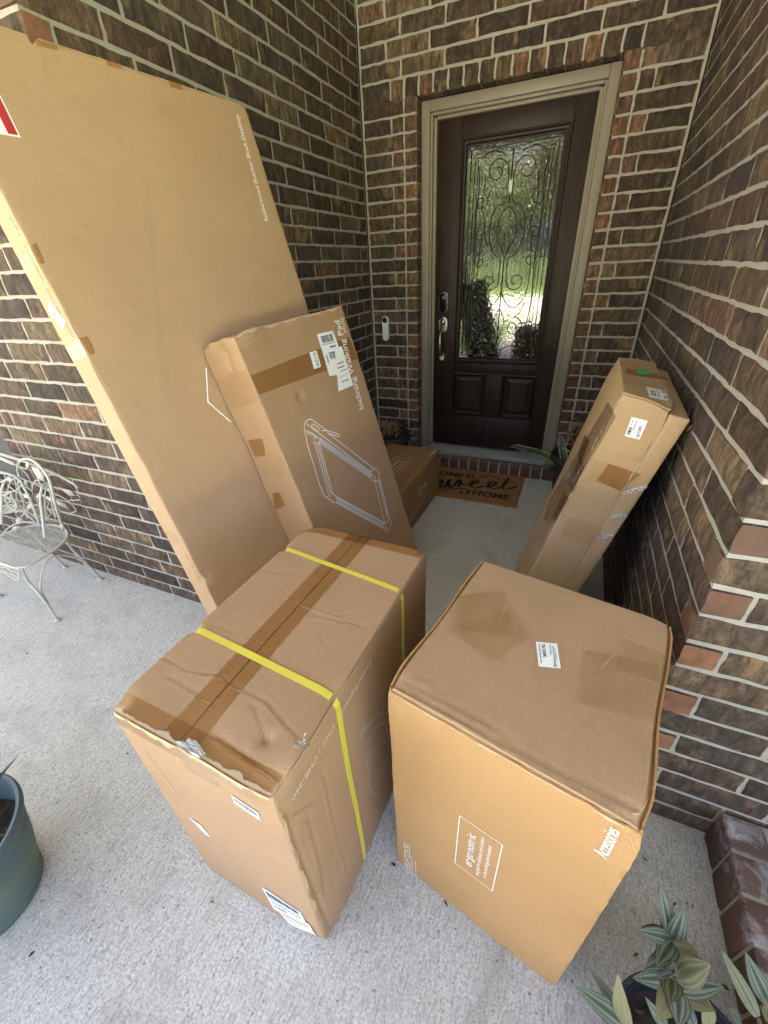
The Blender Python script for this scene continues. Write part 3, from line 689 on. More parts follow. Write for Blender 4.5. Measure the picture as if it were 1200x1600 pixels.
def label_on(c, f, pix, name='shipping_label', rowsd=(), off=.0016, parent=None):
    """white sticker; rowsd: (u0,v0,u1,v1,kind) marks in sticker coordinates (u along pix0->pix1, v along pix0->pix3)"""
    Q = [c.px(f, *p) for p in pix]; o = c.quad(f, Q, off, name, M['white'], res=.02)
    bil = lambda u, v: (Q[0]*(1-u)+Q[1]*u)*(1-v)+(Q[3]*(1-u)+Q[2]*u)*v
    bars = MB(); n = c.fr(f)[3]
    def rect(u0, v0, u1, v1): bars.add([Vector(p)+n*(off+.0006) for p in c.disp([c.loc(f, bil(*q)) for q in ((u0, v0), (u1, v0), (u1, v1), (u0, v1))])], [(0, 1, 2, 3)])
    for u0, v0, u1, v1, kd in rowsd:
        if kd == 'barx':
            u = u0
            while u < u1: w = random.choice((.006, .012, .018))*1.2; rect(u, v0, min(u+w, u1), v1); u += w+random.choice((.008, .014))
        elif kd == 'bary':
            v = v0
            while v < v1: w = random.choice((.008, .014, .02)); rect(u0, v, u1, min(v+w, v1)); v += w+random.choice((.008, .016))
        elif kd == 'block': 
            nn_ = 14
            for i in range(nn_):
                for j in range(nn_):
                    if random.random() < .5: rect(u0+(u1-u0)*i/nn_, v0+(v1-v0)*j/nn_, u0+(u1-u0)*(i+1)/nn_, v0+(v1-v0)*(j+1)/nn_)
        elif kd == 'linex':
            u = u0
            while u < u1: w = random.uniform(.03, .09); rect(u, v0, min(u+w, u1), v1); u += w+.018
        elif kd == 'liney':
            v = v0
            while v < v1: w = random.uniform(.03, .09); rect(u0, v, u1, min(v+w, v1)); v += w+.018
    if bars.V: bars.build('label_print', M['ink'], o)
    return o, bil
def frame4(o, X, Y, Z): return Matrix(((X[0], Y[0], Z[0], o[0]), (X[1], Y[1], Z[1], o[1]), (X[2], Y[2], Z[2], o[2]), (0, 0, 0, 1)))
def ortho(b, u):
    u = Vector(u).normalized(); b = Vector(b); b = (b-u*b.dot(u)).normalized(); return b, u.cross(b), u

# ---- D: tall flat box leaning on the left wall
b_, y_, u_ = ortho((0.15381541, 0.98809519, 0.0029521), (-0.25751149, 0.03720169, 0.96555884))
D = Carton('desktop_box', 'tallest flat box leaning on left brick wall, red and white sticker at top left', frame4((.03967, -2.31891, .02794), b_, y_, u_), (.9693, .1074, 2.0625))
D.amp = .0016
D.wrinkle('front', [(178, 590), (208, 612), (236, 690), (300, 830)], .0035, .010); D.wrinkle('front', [(225, 290), (240, 460), (255, 600)], .002, .03); D.wrinkle('front', [(110, 130), (135, 200)], .002, .02)
D.wrinkle('front', [(330, 935), (420, 860)], .006, .02)
D.dent((0, .0, .52), .02, (.012, .008, 0)); D.dent((0, .0, .20), .03, (.014, .010, .0)); D.dent((.97, .02, 2.06), .022, (-.010, .0, -.012)); D.dent((0, 0, 1.33), .05, (.004, .002, 0)); D.dent((0, 0, .95), .04, (.003, .001, 0)); D.dent((0, .05, .7), .04, (.006, 0, 0))
D.body(M['card_d'], .012, .0025, rough=.0012)
D.text('front', (419, 346), (372, 180), 'Rubberwood Butcher Block Desktop', M['print'], 1.15, bold=.018)
for p in ([(56, 62), (88, 70), (92, 80), (58, 72)], [(164, 92), (188, 98), (192, 109), (167, 103)], [(262, 124), (282, 130), (286, 142), (265, 136)]): D.pquad('front', p, .0009, 'tape', M['tape'])
for p in ([(47, 385), (56, 378), (70, 410), (60, 414)], [(122, 528), (135, 525), (148, 551), (140, 556)]): D.pquad('front', p, .0009, 'tape', M['tape'])
for p in ([(34, 402), (50, 396), (60, 418), (46, 428)], [(108, 538), (122, 530), (133, 555), (120, 562)], [(163, 655), (176, 648), (184, 668), (172, 673)], [(206, 727), (220, 720), (231, 743), (217, 750)], [(261, 838), (275, 832), (280, 845), (266, 850)]):
    q = [D.px('left', *a) for a in p]; ys = [min(max(a.x, .004), .1034) for a in q]; zs = sorted(a.y for a in q)
    D.quad('left', [(.004, zs[0]), (.1034, zs[0]), (.1034, zs[-1]), (.004, zs[-1])], .0009, 'tape', M['tape2'])
mb = MB()
for z in np.arange(.25, 2.0, .0065):
    if noise.noise(Vector((z*3, 0, 5))) > .05 and random.random() < .6: yy = .022+.004*noise.noise(Vector((z*20, 2, 0))); V = [Vector(v)+Vector((-.0010, 0, 0)) for v in D.disp([(0, yy, z), (0, yy+.009, z+.001), (0, yy+.009, z+.0042), (0, yy, z+.003)])]; mb.add(V, [(3, 2, 1, 0)])
tag(mb.build('staple_marks', plain('edge_marks', (.16, .10, .05), .8), D.root), kind='stuff')
label_on(D, 'left', [(78, 470), (103, 502), (99, 515), (76, 484)], rowsd=((.15, .45, .85, .7, 'barx'), (.1, .25, .8, .3, 'linex')))
Q = [D.px('front', *p) for p in ((33, 217), (0, 210), (0, 148))]
# warning sticker: rectangle with its lower right corner in view
cr = D.px('front', 33, 216); up = (D.px('front', 0, 148)-cr).normalized(); lf = (D.px('front', 0, 209)-cr).normalized(); lf = (lf-up*lf.dot(up)).normalized()
lf = Vector((-1, 0)); up = Vector((0, 1)); SW = min(.15, cr.x-.008); SH = min(.30, 2.05-cr.y)
st = D.quad('front', [cr+lf*SW, cr, cr+up*SH, cr+lf*SW+up*SH], .0012, 'warning_sticker', M['white'])
def stq(a0, a1, b0, b1, m, nm): 
    o = D.quad('front', [cr+lf*a1+up*b0, cr+lf*a0+up*b0, cr+lf*a0+up*b1, cr+lf*a1+up*b1], .0018, nm, m, parent=st); return o
stq(.004, .026, .004, SH-.006, M['red'], 'red_border'); stq(.042, SW-.005, .012, .030, M['red'], 'red_bar')
for i in range(int((SH-.09)/.016)): stq(.013, .019, .075+i*.016, .083+i*.016+.003*(i % 2), M['white'], 'sticker_print')

# ---- C: treadmill box leaning on D
ps = .04577; b2 = b_*math.cos(ps)+u_*math.sin(ps); u2 = u_*math.cos(ps)-b_*math.sin(ps); bC, yC, uC = ortho(b2, u2)
C = Carton('treadmill_box', 'brown box with a white outline drawing of a walking pad, leaning on the tallest box', frame4((.29729, -1.93791, .0497), bC, yC, uC), (.6082, .1885, 1.298))
C.amp = .0014
C.wrinkle('front', [(365, 530), (420, 517), (470, 500), (510, 490), (534, 487)], .006, .010); C.wrinkle('front', [(372, 545), (400, 530), (450, 512)], .005, .008); C.wrinkle('front', [(445, 640), (470, 680), (500, 740), (520, 790)], .0025, .008)
C.wrinkle('front', [(467, 655), (500, 620), (515, 608)], .003, .008); C.wrinkle('front', [(480, 790), (500, 770)], .003, .008); C.wrinkle('front', [(585, 742), (600, 735)], .003, .008); C.wrinkle('front', [(540, 560), (560, 620), (600, 740), (625, 800)], .0025, .006); C.wrinkle('front', [(520, 510), (515, 540)], .002, .008)
C.dent((0, .10, 1.285), .03, (.010, -.002, -.008)); C.dent((0, .18, 1.298), .03, (.006, -.006, -.012)); C.dent((0, 0, 1.298), .05, (.012, .012, -.012)); C.dent((.2, 0, 1.298), .10, (0, .010, -.004)); C.dent((.45, 0, 1.298), .10, (0, .006, -.002)); C.dent((0, 0, .72), .06, (.004, .003, 0)); C.dent((0, .19, .9), .10, (.006, -.004, 0))
for z in (1.20, 1.22, 1.235, 1.25): C.dent((0, .05+.03*random.random(), z), .014, (.005, 0, 0))
C.dent((.19, 0, 1.03), .018, (0, .008, 0))
C.body(M['card_c'], .007, .002, rough=.0015)
C.pquad('front', [(391, 587), (405, 617), (500, 583), (552, 557)][0:1]+[(405, 617), (558, 561), (545, 526)], .0011, 'tape', M['tape'])
zs = (C.px('left', 345, 605).y, C.px('left', 358, 640).y); C.quad('left', [(.02, zs[1]), (.1885, zs[1]), (.1885, zs[0]+.03), (.02, zs[0]+.03)], .0011, 'tape', M['tape2'])
for p in ([(385, 689), (410, 685), (414, 712), (396, 715)], [(425, 770), (436, 769), (446, 790), (430, 797)]): C.pquad('left', p, .0011, 'tape', M['tape'])
label_on(C, 'front', [(495, 522), (520, 516), (545, 586), (514, 588)][0:2]+[(543, 583), (514, 588)], rowsd=((.15, .06, .85, .22, 'barx'), (.1, .25, .85, .265, 'linex'), (.5, .32, .85, .36, 'linex'), (.1, .5, .2, .7, 'block'), (.3, .45, .8, .62, 'block')))
label_on(C, 'front', [(522, 545), (533, 541), (551, 602), (528, 612)], rowsd=((.1, .35, .8, .38, 'linex'), (.1, .45, .7, .48, 'linex'), (.3, .55, .9, .57, 'linex'), (.1, .68, .9, .69, 'linex'), (.3, .8, .8, .83, 'linex')), off=.0026)
ob, bil = label_on(C, 'front', [(483, 551), (494, 548), (501, 573), (490, 577)])
a0, a1 = bil(.80, .08), bil(.80, .92); C.text('front', a1, a0, '6010', M['ink'], 1.0, .0024, 'label_number', ob, pxin=False)
C.text('front', (568, 638), (530, 500), 'Inclining Walking Pad', M['print'], 1.1, bold=.012); C.text('front', (542, 519), (536, 496), 'MVIII', M['print'], 1.0)
zz = lambda L: [[(470+x*.125, 640+y*.125) for x, y in pl] for pl in L]
C.lines('front', zz([[(85, 125), (130, 118), (165, 145), (330, 265), (470, 305), (487, 320), (480, 338), (340, 300)], [(85, 125), (50, 165), (38, 215), (50, 290), (90, 470), (150, 660), (235, 950), (290, 1070), (400, 1155), (445, 1165)], [(330, 285), (920, 745)], [(65, 175), (870, 780)], [(60, 265), (150, 300), (215, 355)], [(165, 345), (165, 420), (210, 405), (235, 430)], [(175, 420), (340, 1030), (370, 1090)], [(205, 425), (365, 1020), (400, 1065)], [(230, 430), (400, 1050), (435, 1080)], [(235, 440), (235, 340)],
     [(870, 780), (905, 740), (935, 725), (975, 790), (975, 860), (935, 900), (890, 880), (865, 830), (870, 780)], [(870, 800), (920, 840), (935, 900)], [(925, 905), (1045, 1410)], [(960, 880), (1075, 1330)], [(985, 870), (1095, 1320)], [(1075, 1330), (1110, 1360), (1130, 1440), (1080, 1520), (1030, 1485), (1030, 1420), (1075, 1410), (1100, 1360)], [(1030, 1420), (1080, 1520)], [(445, 1165), (1035, 1487)], [(430, 1080), (1040, 1410)], [(255, 260), (330, 265)], [(130, 190), (150, 175), (180, 200), (240, 240), (215, 270), (150, 225), (130, 190)]]), .0034, M['print'], 'outline_drawing')
for p in ([(238, 345), (242, 430), (865, 860), (868, 785)], [(440, 1085), (445, 1160), (1030, 1482), (1036, 1412)], [(975, 880), (985, 875), (1090, 1330), (1080, 1335)]): C.pquad('front', zz([p])[0], .0010, 'drawing_shading', M['print2'])
C.lines('front', zz([[(70, 290), (150, 320), (210, 365)]]), .008, M['print2'], 'drawing_shading')
# loose white strap end hanging behind it
P = [onplane(u, v, C.m @ Vector((-.01, .195, .8)), C.m.to_3x3() @ Vector((.5, -1, 0))) for u, v in ((322, 572), (325, 628), (366, 664))]
mb = MB().tube(spline(P, 1), .0022, 6); mb.V = [C.inv @ v for v in mb.V]; mb.build('loose_strap', M['white'], C.root)

# ---- A: chair box with yellow straps
tA = 1.54-math.pi/2; XA = Vector((math.cos(tA), math.sin(tA), 0)); YA = Vector((-math.sin(tA), math.cos(tA), 0))
oA = Vector((.665, -2.854, 0))-XA*.402
A = Carton('chair_box', 'battered box bound with two yellow straps at the lower left', frame4(oA, XA, YA, (0, 0, 1)), (.402, .702, .755))
A.amp = .0012; z6 = lambda L: [(140+x*.45, 800+y*.45) for x, y in L]; z7 = lambda L: [(380+x*.25, 1200+y*.25) for x, y in L]
for pl, dp, wd in (([(235, 505), (330, 560), (390, 568), (440, 570), (490, 610), (560, 640), (610, 665), (680, 750), (720, 790)], .006, .009), ([(270, 580), (420, 670)], .004, .010), ([(580, 200), (700, 225), (800, 240)], .003, .007), ([(620, 235), (730, 325), (860, 365), (920, 358), (1060, 300)], .003, .006), ([(710, 350), (940, 400)], .003, .006), ([(430, 790), (520, 850), (600, 905), (665, 955)], .007, .014), ([(560, 680), (605, 795)], .004, .009), ([(700, 120), (840, 135)], .002, .006), ([(380, 380), (600, 460)], .003, .008), ([(790, 420), (850, 560)], .002, .006)):
    A.wrinkle('top', z6(pl), dp, wd)
for pl, dp, wd in (([(490, 60), (560, 330), (605, 520), (690, 780)], .005, .009), ([(400, 350), (480, 640), (500, 800)], .005, .012), ([(255, 330), (330, 560), (430, 790), (540, 1050)], .010, .016), ([(270, 330), (430, 230)], .004, .008), ([(700, 250), (720, 440), (760, 450)], .002, .006), ([(430, 800), (490, 780)], .003, .008)):
    A.wrinkle('right', z7(pl), dp, wd)
for pl, dp, wd in (([(410, 1320), (460, 1355)], .004, .008), ([(200, 1140), (290, 1260)], .003, .008)): A.wrinkle('front', pl, dp, wd)
A.dent((.402, 0, .755), .04, (-.010, .008, -.018)); A.dent((.402, 0, .45), .05, (-.006, .004, 0)); A.dent((.402, 0, 0), .06, (-.012, .012, .004)); A.dent((0, 0, .755), .035, (.006, .004, -.012)); A.dent((.24, 0, .755), .07, (0, .005, -.007)); A.dent((0, .702, .755), .03, (.008, -.008, -.010)); A.dent((.402, .702, .755), .02, (-.004, -.004, -.006))
sy = [A.px('top', 302, 981).y, A.px('top', 525, 1090).y, A.px('top', 441, 856).y, A.px('top', 628, 925).y]
for yy in (sy[0], sy[2]): A.dent((0, yy, .755), .013, (.007, 0, -.007))
A.dent((.33, .075, .755), .012, (0, 0, -.008)); A.dent((.402, sy[1], .755), .03, (-.003, 0, -.004))
A.body(M['card_a'], .006, .0022, rough=.0018, hi=(.402, .702, .7515))
xs = A.px('top', 140+.45*635, 800+.45*470).x
xs = sum(A.px('top', *p).x for p in z6([(335, 780), (480, 600), (700, 345), (920, 105)]))/4
for lo, hi in ((.002, xs-.0011), (xs+.0011, .400)):
    G = Carton.body(A, M['card_a'], .0048, .0015, 'flap', (lo, .003, .7508), (hi, .699, .7552))
A.quad('top', [(xs-.040, .003), (xs+.036, .003), (xs+.036, .699), (xs-.040, .699)], .0012, 'tape', M['tape'])
A.quad('top', [(.004, .002), (.398, .002), (.398, .036), (.004, .036)], .0020, 'tape', M['tape']); A.quad('top', [(.004, .662), (.398, .662), (.398, .700), (.004, .700)], .0020, 'tape', M['tape'])
A.quad('front', [(.004, .700), (.398, .712), (.398, .748), (.004, .748)], .0014, 'tape', M['tape2'])
A.quad('front', [(.18, .668), (.27, .675), (.27, .70), (.18, .70)], .0012, 'tape', M['tape2'])
def strap(c, ya, yb, w, name):
    X, Y, Z = c.d; e = .0022; r = .014; pts = []
    yat = lambda x: ya+(yb-ya)*x/X
    pts.append((-e, yat(0), .0)); 
    for z in np.linspace(.03, Z-r-.01, 14): pts.append((-e, yat(0), z))
    for a in (200, 225, 250): pass
    pts.append((-e+.003, yat(0), Z-.008)); pts.append((.010, yat(.01), Z+e-.001))
    for x in np.linspace(.03, X-.03, 16): pts.append((x, yat(x), Z+e))
    pts.append((X-.010, yat(X), Z+e-.001)); pts.append((X+e-.003, yat(X), Z-.008))
    for z in np.linspace(Z-r-.01, .02, 18): pts.append((X+e+.002*math.sin(z*9), yat(X)+.006*(1-z/Z), z))
    mb = MB(); P = c.disp(pts); n = len(P)
    for i in range(n):
        a = Vector(P[max(0, i-1)]); b = Vector(P[min(n-1, i+1)]); t = (b-a).normalized(); s_ = Vector((0, 1, 0)); s_ = (s_-t*s_.dot(t)).normalized(); nn = t.cross(s_); q = Vector(P[i])
        out = nn if nn.dot(q-Vector((X/2, q.y, Z/2))) > 0 else -nn
        mb.V += [q-s_*w/2, q+s_*w/2, q+s_*w/2+out*.0014, q-s_*w/2+out*.0014]
    for i in range(n-1):
        for j in range(4): mb.F.append((4*i+j, 4*i+(j+1) % 4, 4*i+4+(j+1) % 4, 4*i+4+j))
    o = mb.build(name, M['yellow'], c.root)
    bm = bmesh.new(); bm.from_mesh(o.data); bmesh.ops.recalc_face_normals(bm, faces=bm.faces[:]); bm.to_mesh(o.data); bm.free(); return o
tt = NT('yellow_strap'); w_ = tt.new('TexWave', Scale=260); tt.set(w_.inputs['Vector'], tt.co('Object', (1, .0, 1))); M['yellow'] = tt.fin((.66, .575, .075), .38, tt.bump(w_.outputs['Fac'], .25, .0008))
strap(A, sy[0], sy[1], .0155, 'strap'); strap(A, sy[2], sy[3], .0135, 'strap')
A.text('right', (440+.2*690, 1000+.2*150), (440+.2*75, 1000+.2*1225), 'Envoke Ergonomic Chair | CHR-260', M['print3'], 1.1)
z8 = lambda L: [[(440+x*.2, 1000+y*.2) for x, y in pl] for pl in L]
A.lines('right', z8([[(605, 770), (608, 710), (628, 650), (645, 655), (640, 710), (620, 760), (605, 770)], [(612, 740), (640, 690)], [(618, 755), (632, 680)], [(640, 715), (740, 585), (790, 545)], [(640, 690), (735, 570)], [(670, 1010), (655, 950), (680, 860), (720, 720), (760, 590), (740, 520), (790, 380)], [(690, 960), (690, 880), (745, 850), (690, 970)], [(760, 600), (800, 560)], [(690, 1200), (680, 1080), (690, 930)], [(690, 1200), (740, 1185), (825, 960), (800, 965), (715, 1150), (690, 1170)], [(825, 960), (832, 760), (805, 660)], [(700, 740), (720, 690), (775, 650), (805, 655)], [(665, 930), (700, 840)]]), .0016, M['print3'], 'chair_drawing')
label_on(A, 'front', z7([(-80, 145), (105, 290), (110, 325), (-78, 190)]) if 0 else [(361, 1240), (404, 1268), (408, 1281), (367, 1253)], rowsd=((.05, .15, .95, .55, 'barx'), (.2, .7, .7, .8, 'linex')))
label_on(A, 'front', [(295, 1275), (314, 1288), (330, 1307), (322, 1303)], rowsd=((.4, .4, .8, .5, 'linex'),))
label_on(A, 'front', [(409, 1384), (470, 1424), (481, 1447), (428, 1419)], rowsd=((.06, .08, .9, .35, 'barx'), (.1, .5, .9, .56, 'linex'), (.1, .7, .5, .76, 'linex')))
label_on(A, 'front', [(432, 1417), (484, 1442), (497, 1468), (452, 1441)], rowsd=((.1, .2, .9, .28, 'linex'), (.1, .5, .6, .56, 'linex')), off=.0024)
M['torn'] = NT('torn_plastic').fin((.42, .41, .40), .25)
Q = [A.px('top', *p) for p in ((274, 1163), (303, 1156), (324, 1180), (310, 1190))]; mb = MB(); rr = random.Random(5)
for j_ in range(6):
    for i_ in range(9):
        t_, w_ = i_/8, j_/5; q = (Q[0]*(1-t_)+Q[1]*t_)*(1-w_)+(Q[3]*(1-t_)+Q[2]*t_)*w_; mb.V.append(Vector((q.x+rr.uniform(-.002, .002), q.y+rr.uniform(-.002, .002), .7575+.005*rr.random())))
mb.F = [(j_*9+i_, j_*9+i_+1, j_*9+i_+10, j_*9+i_+9) for j_ in range(5) for i_ in range(8)]; mb.build('torn_plastic', M['torn'], A.root)
mb = MB(); c_ = A.px('top', 472, 1161)
for i in range(14): a = random.random()*6.3; q = Vector((c_.x+random.gauss(0, .005), c_.y+random.gauss(0, .006), .757)); mb.add([q, q+Vector((.009*math.cos(a), .009*math.sin(a), .004)), q+Vector((.008*math.cos(a+.7), .008*math.sin(a+.7), .001))], [(0, 1, 2)])
mb.build('torn_edge', M['torn'], A.root)

# ---- B: accessories box
tB = 1.375-math.pi/2; XB = Vector((math.cos(tB), math.sin(tB), 0)); YB = Vector((-math.sin(tB), math.cos(tB), 0)); oB = Vector((1.186, -2.703, 0))-XB*.434
B = Carton('accessories_box', 'golden square box in the foreground right, boxed white lettering on its front', frame4(oB, XB, YB, (0, 0, 1)), (.434, .453, .781))
B.amp = .0009; zb = lambda L: [(580+x*.4444, 850+y*.4444) for x, y in L]
for pl, dp, wd in (([(70, 500), (250, 600), (500, 730), (760, 860), (960, 965)], .006, .010), ([(100, 490), (320, 590), (480, 690)], .004, .012), ([(170, 470), (300, 560)], .003, .010), ([(480, 210), (400, 370)], .003, .008), ([(860, 380), (810, 440)], .003, .007), ([(990, 860), (960, 950), (930, 960)], .006, .010)): B.wrinkle('top', zb(pl), dp, wd)
for pl, dp, wd in (([(700, 1250), (760, 1310), (860, 1370)], .0015, .012), ([(985, 1290), (995, 1330)], .004, .008)): B.wrinkle('front', pl, dp, wd)
B.dent((.434, 0, .781), .035, (-.006, .006, -.012)); B.dent((0, 0, .781), .03, (.003, .003, -.006)); B.dent((0, .22, .781), .10, (.002, 0, -.002)); B.dent((.434, .453, .781), .03, (-.004, -.004, -.004)); B.dent((.434, .20, .775), .10, (-.003, 0, -.002)); B.dent((.434, 0, 0), .02, (-.003, .003, 0))
B.body(M['card_b'], .008, .0016, rough=.002, hi=(.434, .453, .770))
Carton.body(B, M['card_a'], .008, .0015, 'lid_flap', (.0055, .004, .7695), (.4285, .450, .7735))
Carton.body(B, M['card_a'], .007, .0012, 'lid_flap', (.0085, .0015, .7765), (.4245, .4505, .7808))
for x0_, x1_ in ((0, .0035), (.4305, .434)):
    rr = random.Random(int(x0_*1000)); V = []; n_ = 60
    for i in range(n_+1):
        y = .003+.447*i/n_; h = .779+.003*noise.noise(Vector((y*9, x0_*40, 3)))+.0012*noise.noise(Vector((y*40, 1, x0_*9))); ox = .0014*noise.noise(Vector((y*7, x0_*30, 9)))
        V += [(x0_+ox, y, .760), (x1_+ox, y, .760), (x1_+ox*2, y, h), (x0_+ox*2, y, h)]
    V = B.disp(V); Fq = []
    for i in range(n_):
        for k_ in range(4): Fq.append((4*i+k_, 4*i+4+k_, 4*i+4+(k_+1) % 4, 4*i+(k_+1) % 4))
    mesh('panel_edge', V, [f[::-1] for f in Fq]+[(0, 1, 2, 3), tuple(4*n_+q for q in (3, 2, 1, 0))], M['card_b'], B.root, True)
for pix in (zb([(300, 180), (470, 165), (500, 330), (290, 300)]), zb([(255, 300), (500, 230), (560, 330), (430, 415)])): B.pquad('top', pix, .0012, 'tape', M['tape2']).location.z = .0008*len([c for c in B.root.children if c.name.startswith('tape')])
for pix in (zb([(740, 370), (1040, 430), (1035, 640), (730, 560)]), zb([(880, 330), (1050, 400), (1045, 500), (860, 440)])): B.pquad('top', pix, .0014, 'clear_tape', M['clear']).location.z = .0007*len([c for c in B.root.children if c.name.startswith('clear_tape')])
B.pquad('top', zb([(290, 180), (420, 180), (330, 300), (245, 290)]), .0060, 'clear_tape', M['clear'])
ob, bil = label_on(B, 'top', zb([(578, 345), (653, 352), (667, 440), (588, 432)]), rowsd=((.12, .08, .16, .9, 'liney'), (.62, .1, .66, .5, 'liney'), (.75, .15, .79, .85, 'liney'), (.84, .2, .87, .7, 'liney'), (.68, .85, .84, .95, 'block')))
B.text('top', bil(.26, .08), bil(.26, .62), '728-TD40PL', M['ink'], 1.35, .0024, 'label_number', ob, pxin=False, flip=False, bold=.02)
zt = lambda x, y: (600+x/3, 1200+y/3)
fp = lambda x, y: B.px('front', *zt(x, y))
q = [fp(352, 215), fp(552, 358), fp(512, 575), fp(338, 445)]; cx_ = sum((a.x for a in q))/4; x0_, x1_ = (q[0].x+q[3].x)/2, (q[1].x+q[2].x)/2; z1_, z0_ = (q[0].y+q[1].y)/2, (q[2].y+q[3].y)/2
B.lines('front', [[(x0_, z0_), (x1_, z0_)], [(x1_, z0_), (x1_, z1_)], [(x1_, z1_), (x0_, z1_)], [(x0_, z1_), (x0_, z0_)]], .0022, M['print'], 'lettering_frame', pxin=False)
def vert(c, f, x, za, zb_, body, h, bold=0, nm='printed_text', mat=None):  # lettering that reads upward, capital height h
    V, F = text_mesh(body, 1, bold); w = max(v.x for v in V)-min(v.x for v in V); hs = h/.69/((zb_-za)/w); return c.text(f, (x, za), (x, zb_), body, mat or M['print'], hs, name=nm, pxin=False, bold=bold)
bx = x1_-x0_; bz = z1_-z0_
vert(B, 'front', x0_+bx*.42, z0_+bz*.17, z0_+bz*.83, 'er\u00b7go\u00b7nom\u00b7ic', .019, .008)
vert(B, 'front', x0_+bx*.62, z0_+bz*.09, z0_+bz*.90, 'designed for efficiency and comfort', .0085, .006); vert(B, 'front', x0_+bx*.80, z0_+bz*.16, z0_+bz*.84, 'in the working environment', .0085, .006)
a = fp(1048, 425); b = fp(1112, 298); vert(B, 'front', (a.x+b.x)/2, a.y, a.y+(b.y-a.y), 'Accessories', .020, .01)
a = fp(128, 490); b = fp(128, 362); vert(B, 'front', a.x-.001, a.y, b.y, 'UPLIFTDESK', .020); B.lines('front', [[(a.x+.004, a.y), (a.x+.004, b.y-(b.y-a.y)*.35)]], .0018, M['print'], 'underline', pxin=False); vert(B, 'front', a.x+.017, a.y, a.y+(b.y-a.y)*.62, 'Work better. Live healthier.', .006, .004)

# ---- E: two long boxes taped together, leaning on the right wall
bE, uE, nE = Vector((-0.01665005, -0.99928514, -0.03394084)), Vector((0.22105938, -0.03678455, 0.97456639)), Vector((-0.97511821, 0.00872364, 0.22151382))
oE = Vector((0.90062563-.012, -1.17935433, 0.05880162))+bE*.52591; yE, xE, uE = ortho(-bE, uE)[0], None, uE.normalized(); yE = (-bE-uE*(-bE).dot(uE)).normalized(); xE = yE.cross(uE)
E1 = Carton('frame_box', 'long narrow ribbed box with white sticker, leaning tilted at the right of the door', frame4(oE, xE, yE, uE), (.1335, .5259, 1.1114))
E1.amp = .0013; z5 = lambda L: [(780+x*.26667, 540+y*.26667) for x, y in L]
E1.wrinkle('front', z5([(440, 930), (560, 975), (650, 1005)]), .004, .007); E1.wrinkle('front', z5([(250, 1230), (400, 1280), (480, 1310)]), .004, .006); E1.wrinkle('front', z5([(650, 600), (820, 620)]), .002, .008)
E1.wrinkle('left', z5([(690, 330), (600, 500), (470, 760), (330, 1060)]), .006, .012); E1.wrinkle('left', z5([(660, 260), (500, 560), (300, 940)]), .006, .014)
E1.dent((.1335, 0, 1.11), .04, (-.004, .006, -.012)); E1.dent((0, .5, 1.11), .05, (.01, -.01, -.012)); E1.dent((.07, .2, 1.11), .06, (0, 0, -.006))
E1.body(M['card_e'], .008, .002, rough=.0015)
Carton.body(E1, M['card_e'], .009, .0015, 'end_flap', (-.001, .004, 1.1118), (.1375, .30, 1.1165), rough=.001)
ob, bil = label_on(E1, 'front', z5([(775, 418), (873, 438), (820, 550), (733, 528)]), rowsd=((.08, .5, .30, .9, 'liney'), (.35, .1, .40, .6, 'liney'), (.12, .1, .16, .45, 'liney')))
E1.text('front', bil(.92, .92), bil(.80, .30), '728-TD40PL', M['ink'], 1.5, .0024, 'label_number', ob, pxin=False, bold=.02)
q = z5([(855, 252), (968, 275), (988, 332), (872, 315)]); o_ = E1.fr('top')[0]
label_on(E1, 'top', q, rowsd=((.12, .3, .4, .8, 'block'), (.5, .2, .55, .9, 'liney'), (.75, .1, .95, .35, 'block'), (.8, .6, .95, .9, 'block')), off=.0070)
ob = E1.pquad('top', z5([(797, 142), (868, 158), (885, 185), (810, 172)]), .0066, 'green_sticker', M['green']); 
E1.pquad('top', z5([(740, 140), (960, 185), (985, 215), (735, 170)]), .0056, 'tape', M['tape'])
E1.pquad('front', z5([(640, 690), (830, 755), (700, 850), (570, 790)]), .0012, 'tape', M['tape']); E1.pquad('front', z5([(560, 670), (830, 750), (790, 870), (505, 790)]), .0016, 'tape', M['tape2']); E1.pquad('front', z5([(410, 1000), (620, 1080), (560, 1180), (360, 1110)]), .0012, 'tape', M['tape2'])
for p in ([(480, 690), (530, 560), (505, 520), (460, 640)], [(330, 1040), (410, 900), (380, 850), (315, 1000)], [(500, 700), (430, 870), (400, 800), (475, 650)]): E1.pquad('left', z5(p), .0014, 'tape', M['tape'])
E1.pquad('left', z5([(170, 1290), (300, 900), (640, 330), (690, 420)]), .0022, 'clear_tape', M['clear'])
z5t = lambda p: z5([p])[0]
E1.text('left', z5t((440, 800)), z5t((710, 322)), 'Uplift V2 Frame', M['print3'], 1.0)
def glint(c, f, pix, nm='clear_tape_fold'):
    Q = [c.px(f, *p) for p in pix]; n = c.fr(f)[3]; mb = MB(); m_ = len(Q)
    for i, q in enumerate(Q):
        w = .004+.008*math.sin(math.pi*i/(m_-1)); t = (Q[min(i+1, m_-1)]-Q[max(i-1, 0)]).normalized(); h = Vector((-t.y, t.x))
        for k in range(4): mb.V.append(c.loc(f, q+h*w*(k/3-.5)*2, .003+(.006 if k in (1,) else .002*k)*math.sin(math.pi*i/(m_-1))))
    for i in range(m_-1):
        for k in range(3): mb.F.append((4*i+k, 4*i+k+1, 4*i+5+k, 4*i+4+k))
    q = mb.F[0]; nn_ = (mb.V[q[1]]-mb.V[q[0]]).cross(mb.V[q[3]]-mb.V[q[0]])
    if nn_.dot(n) < 0: mb.F = [x[::-1] for x in mb.F]
    return mb.build(nm, M['fold'], c.root, True)
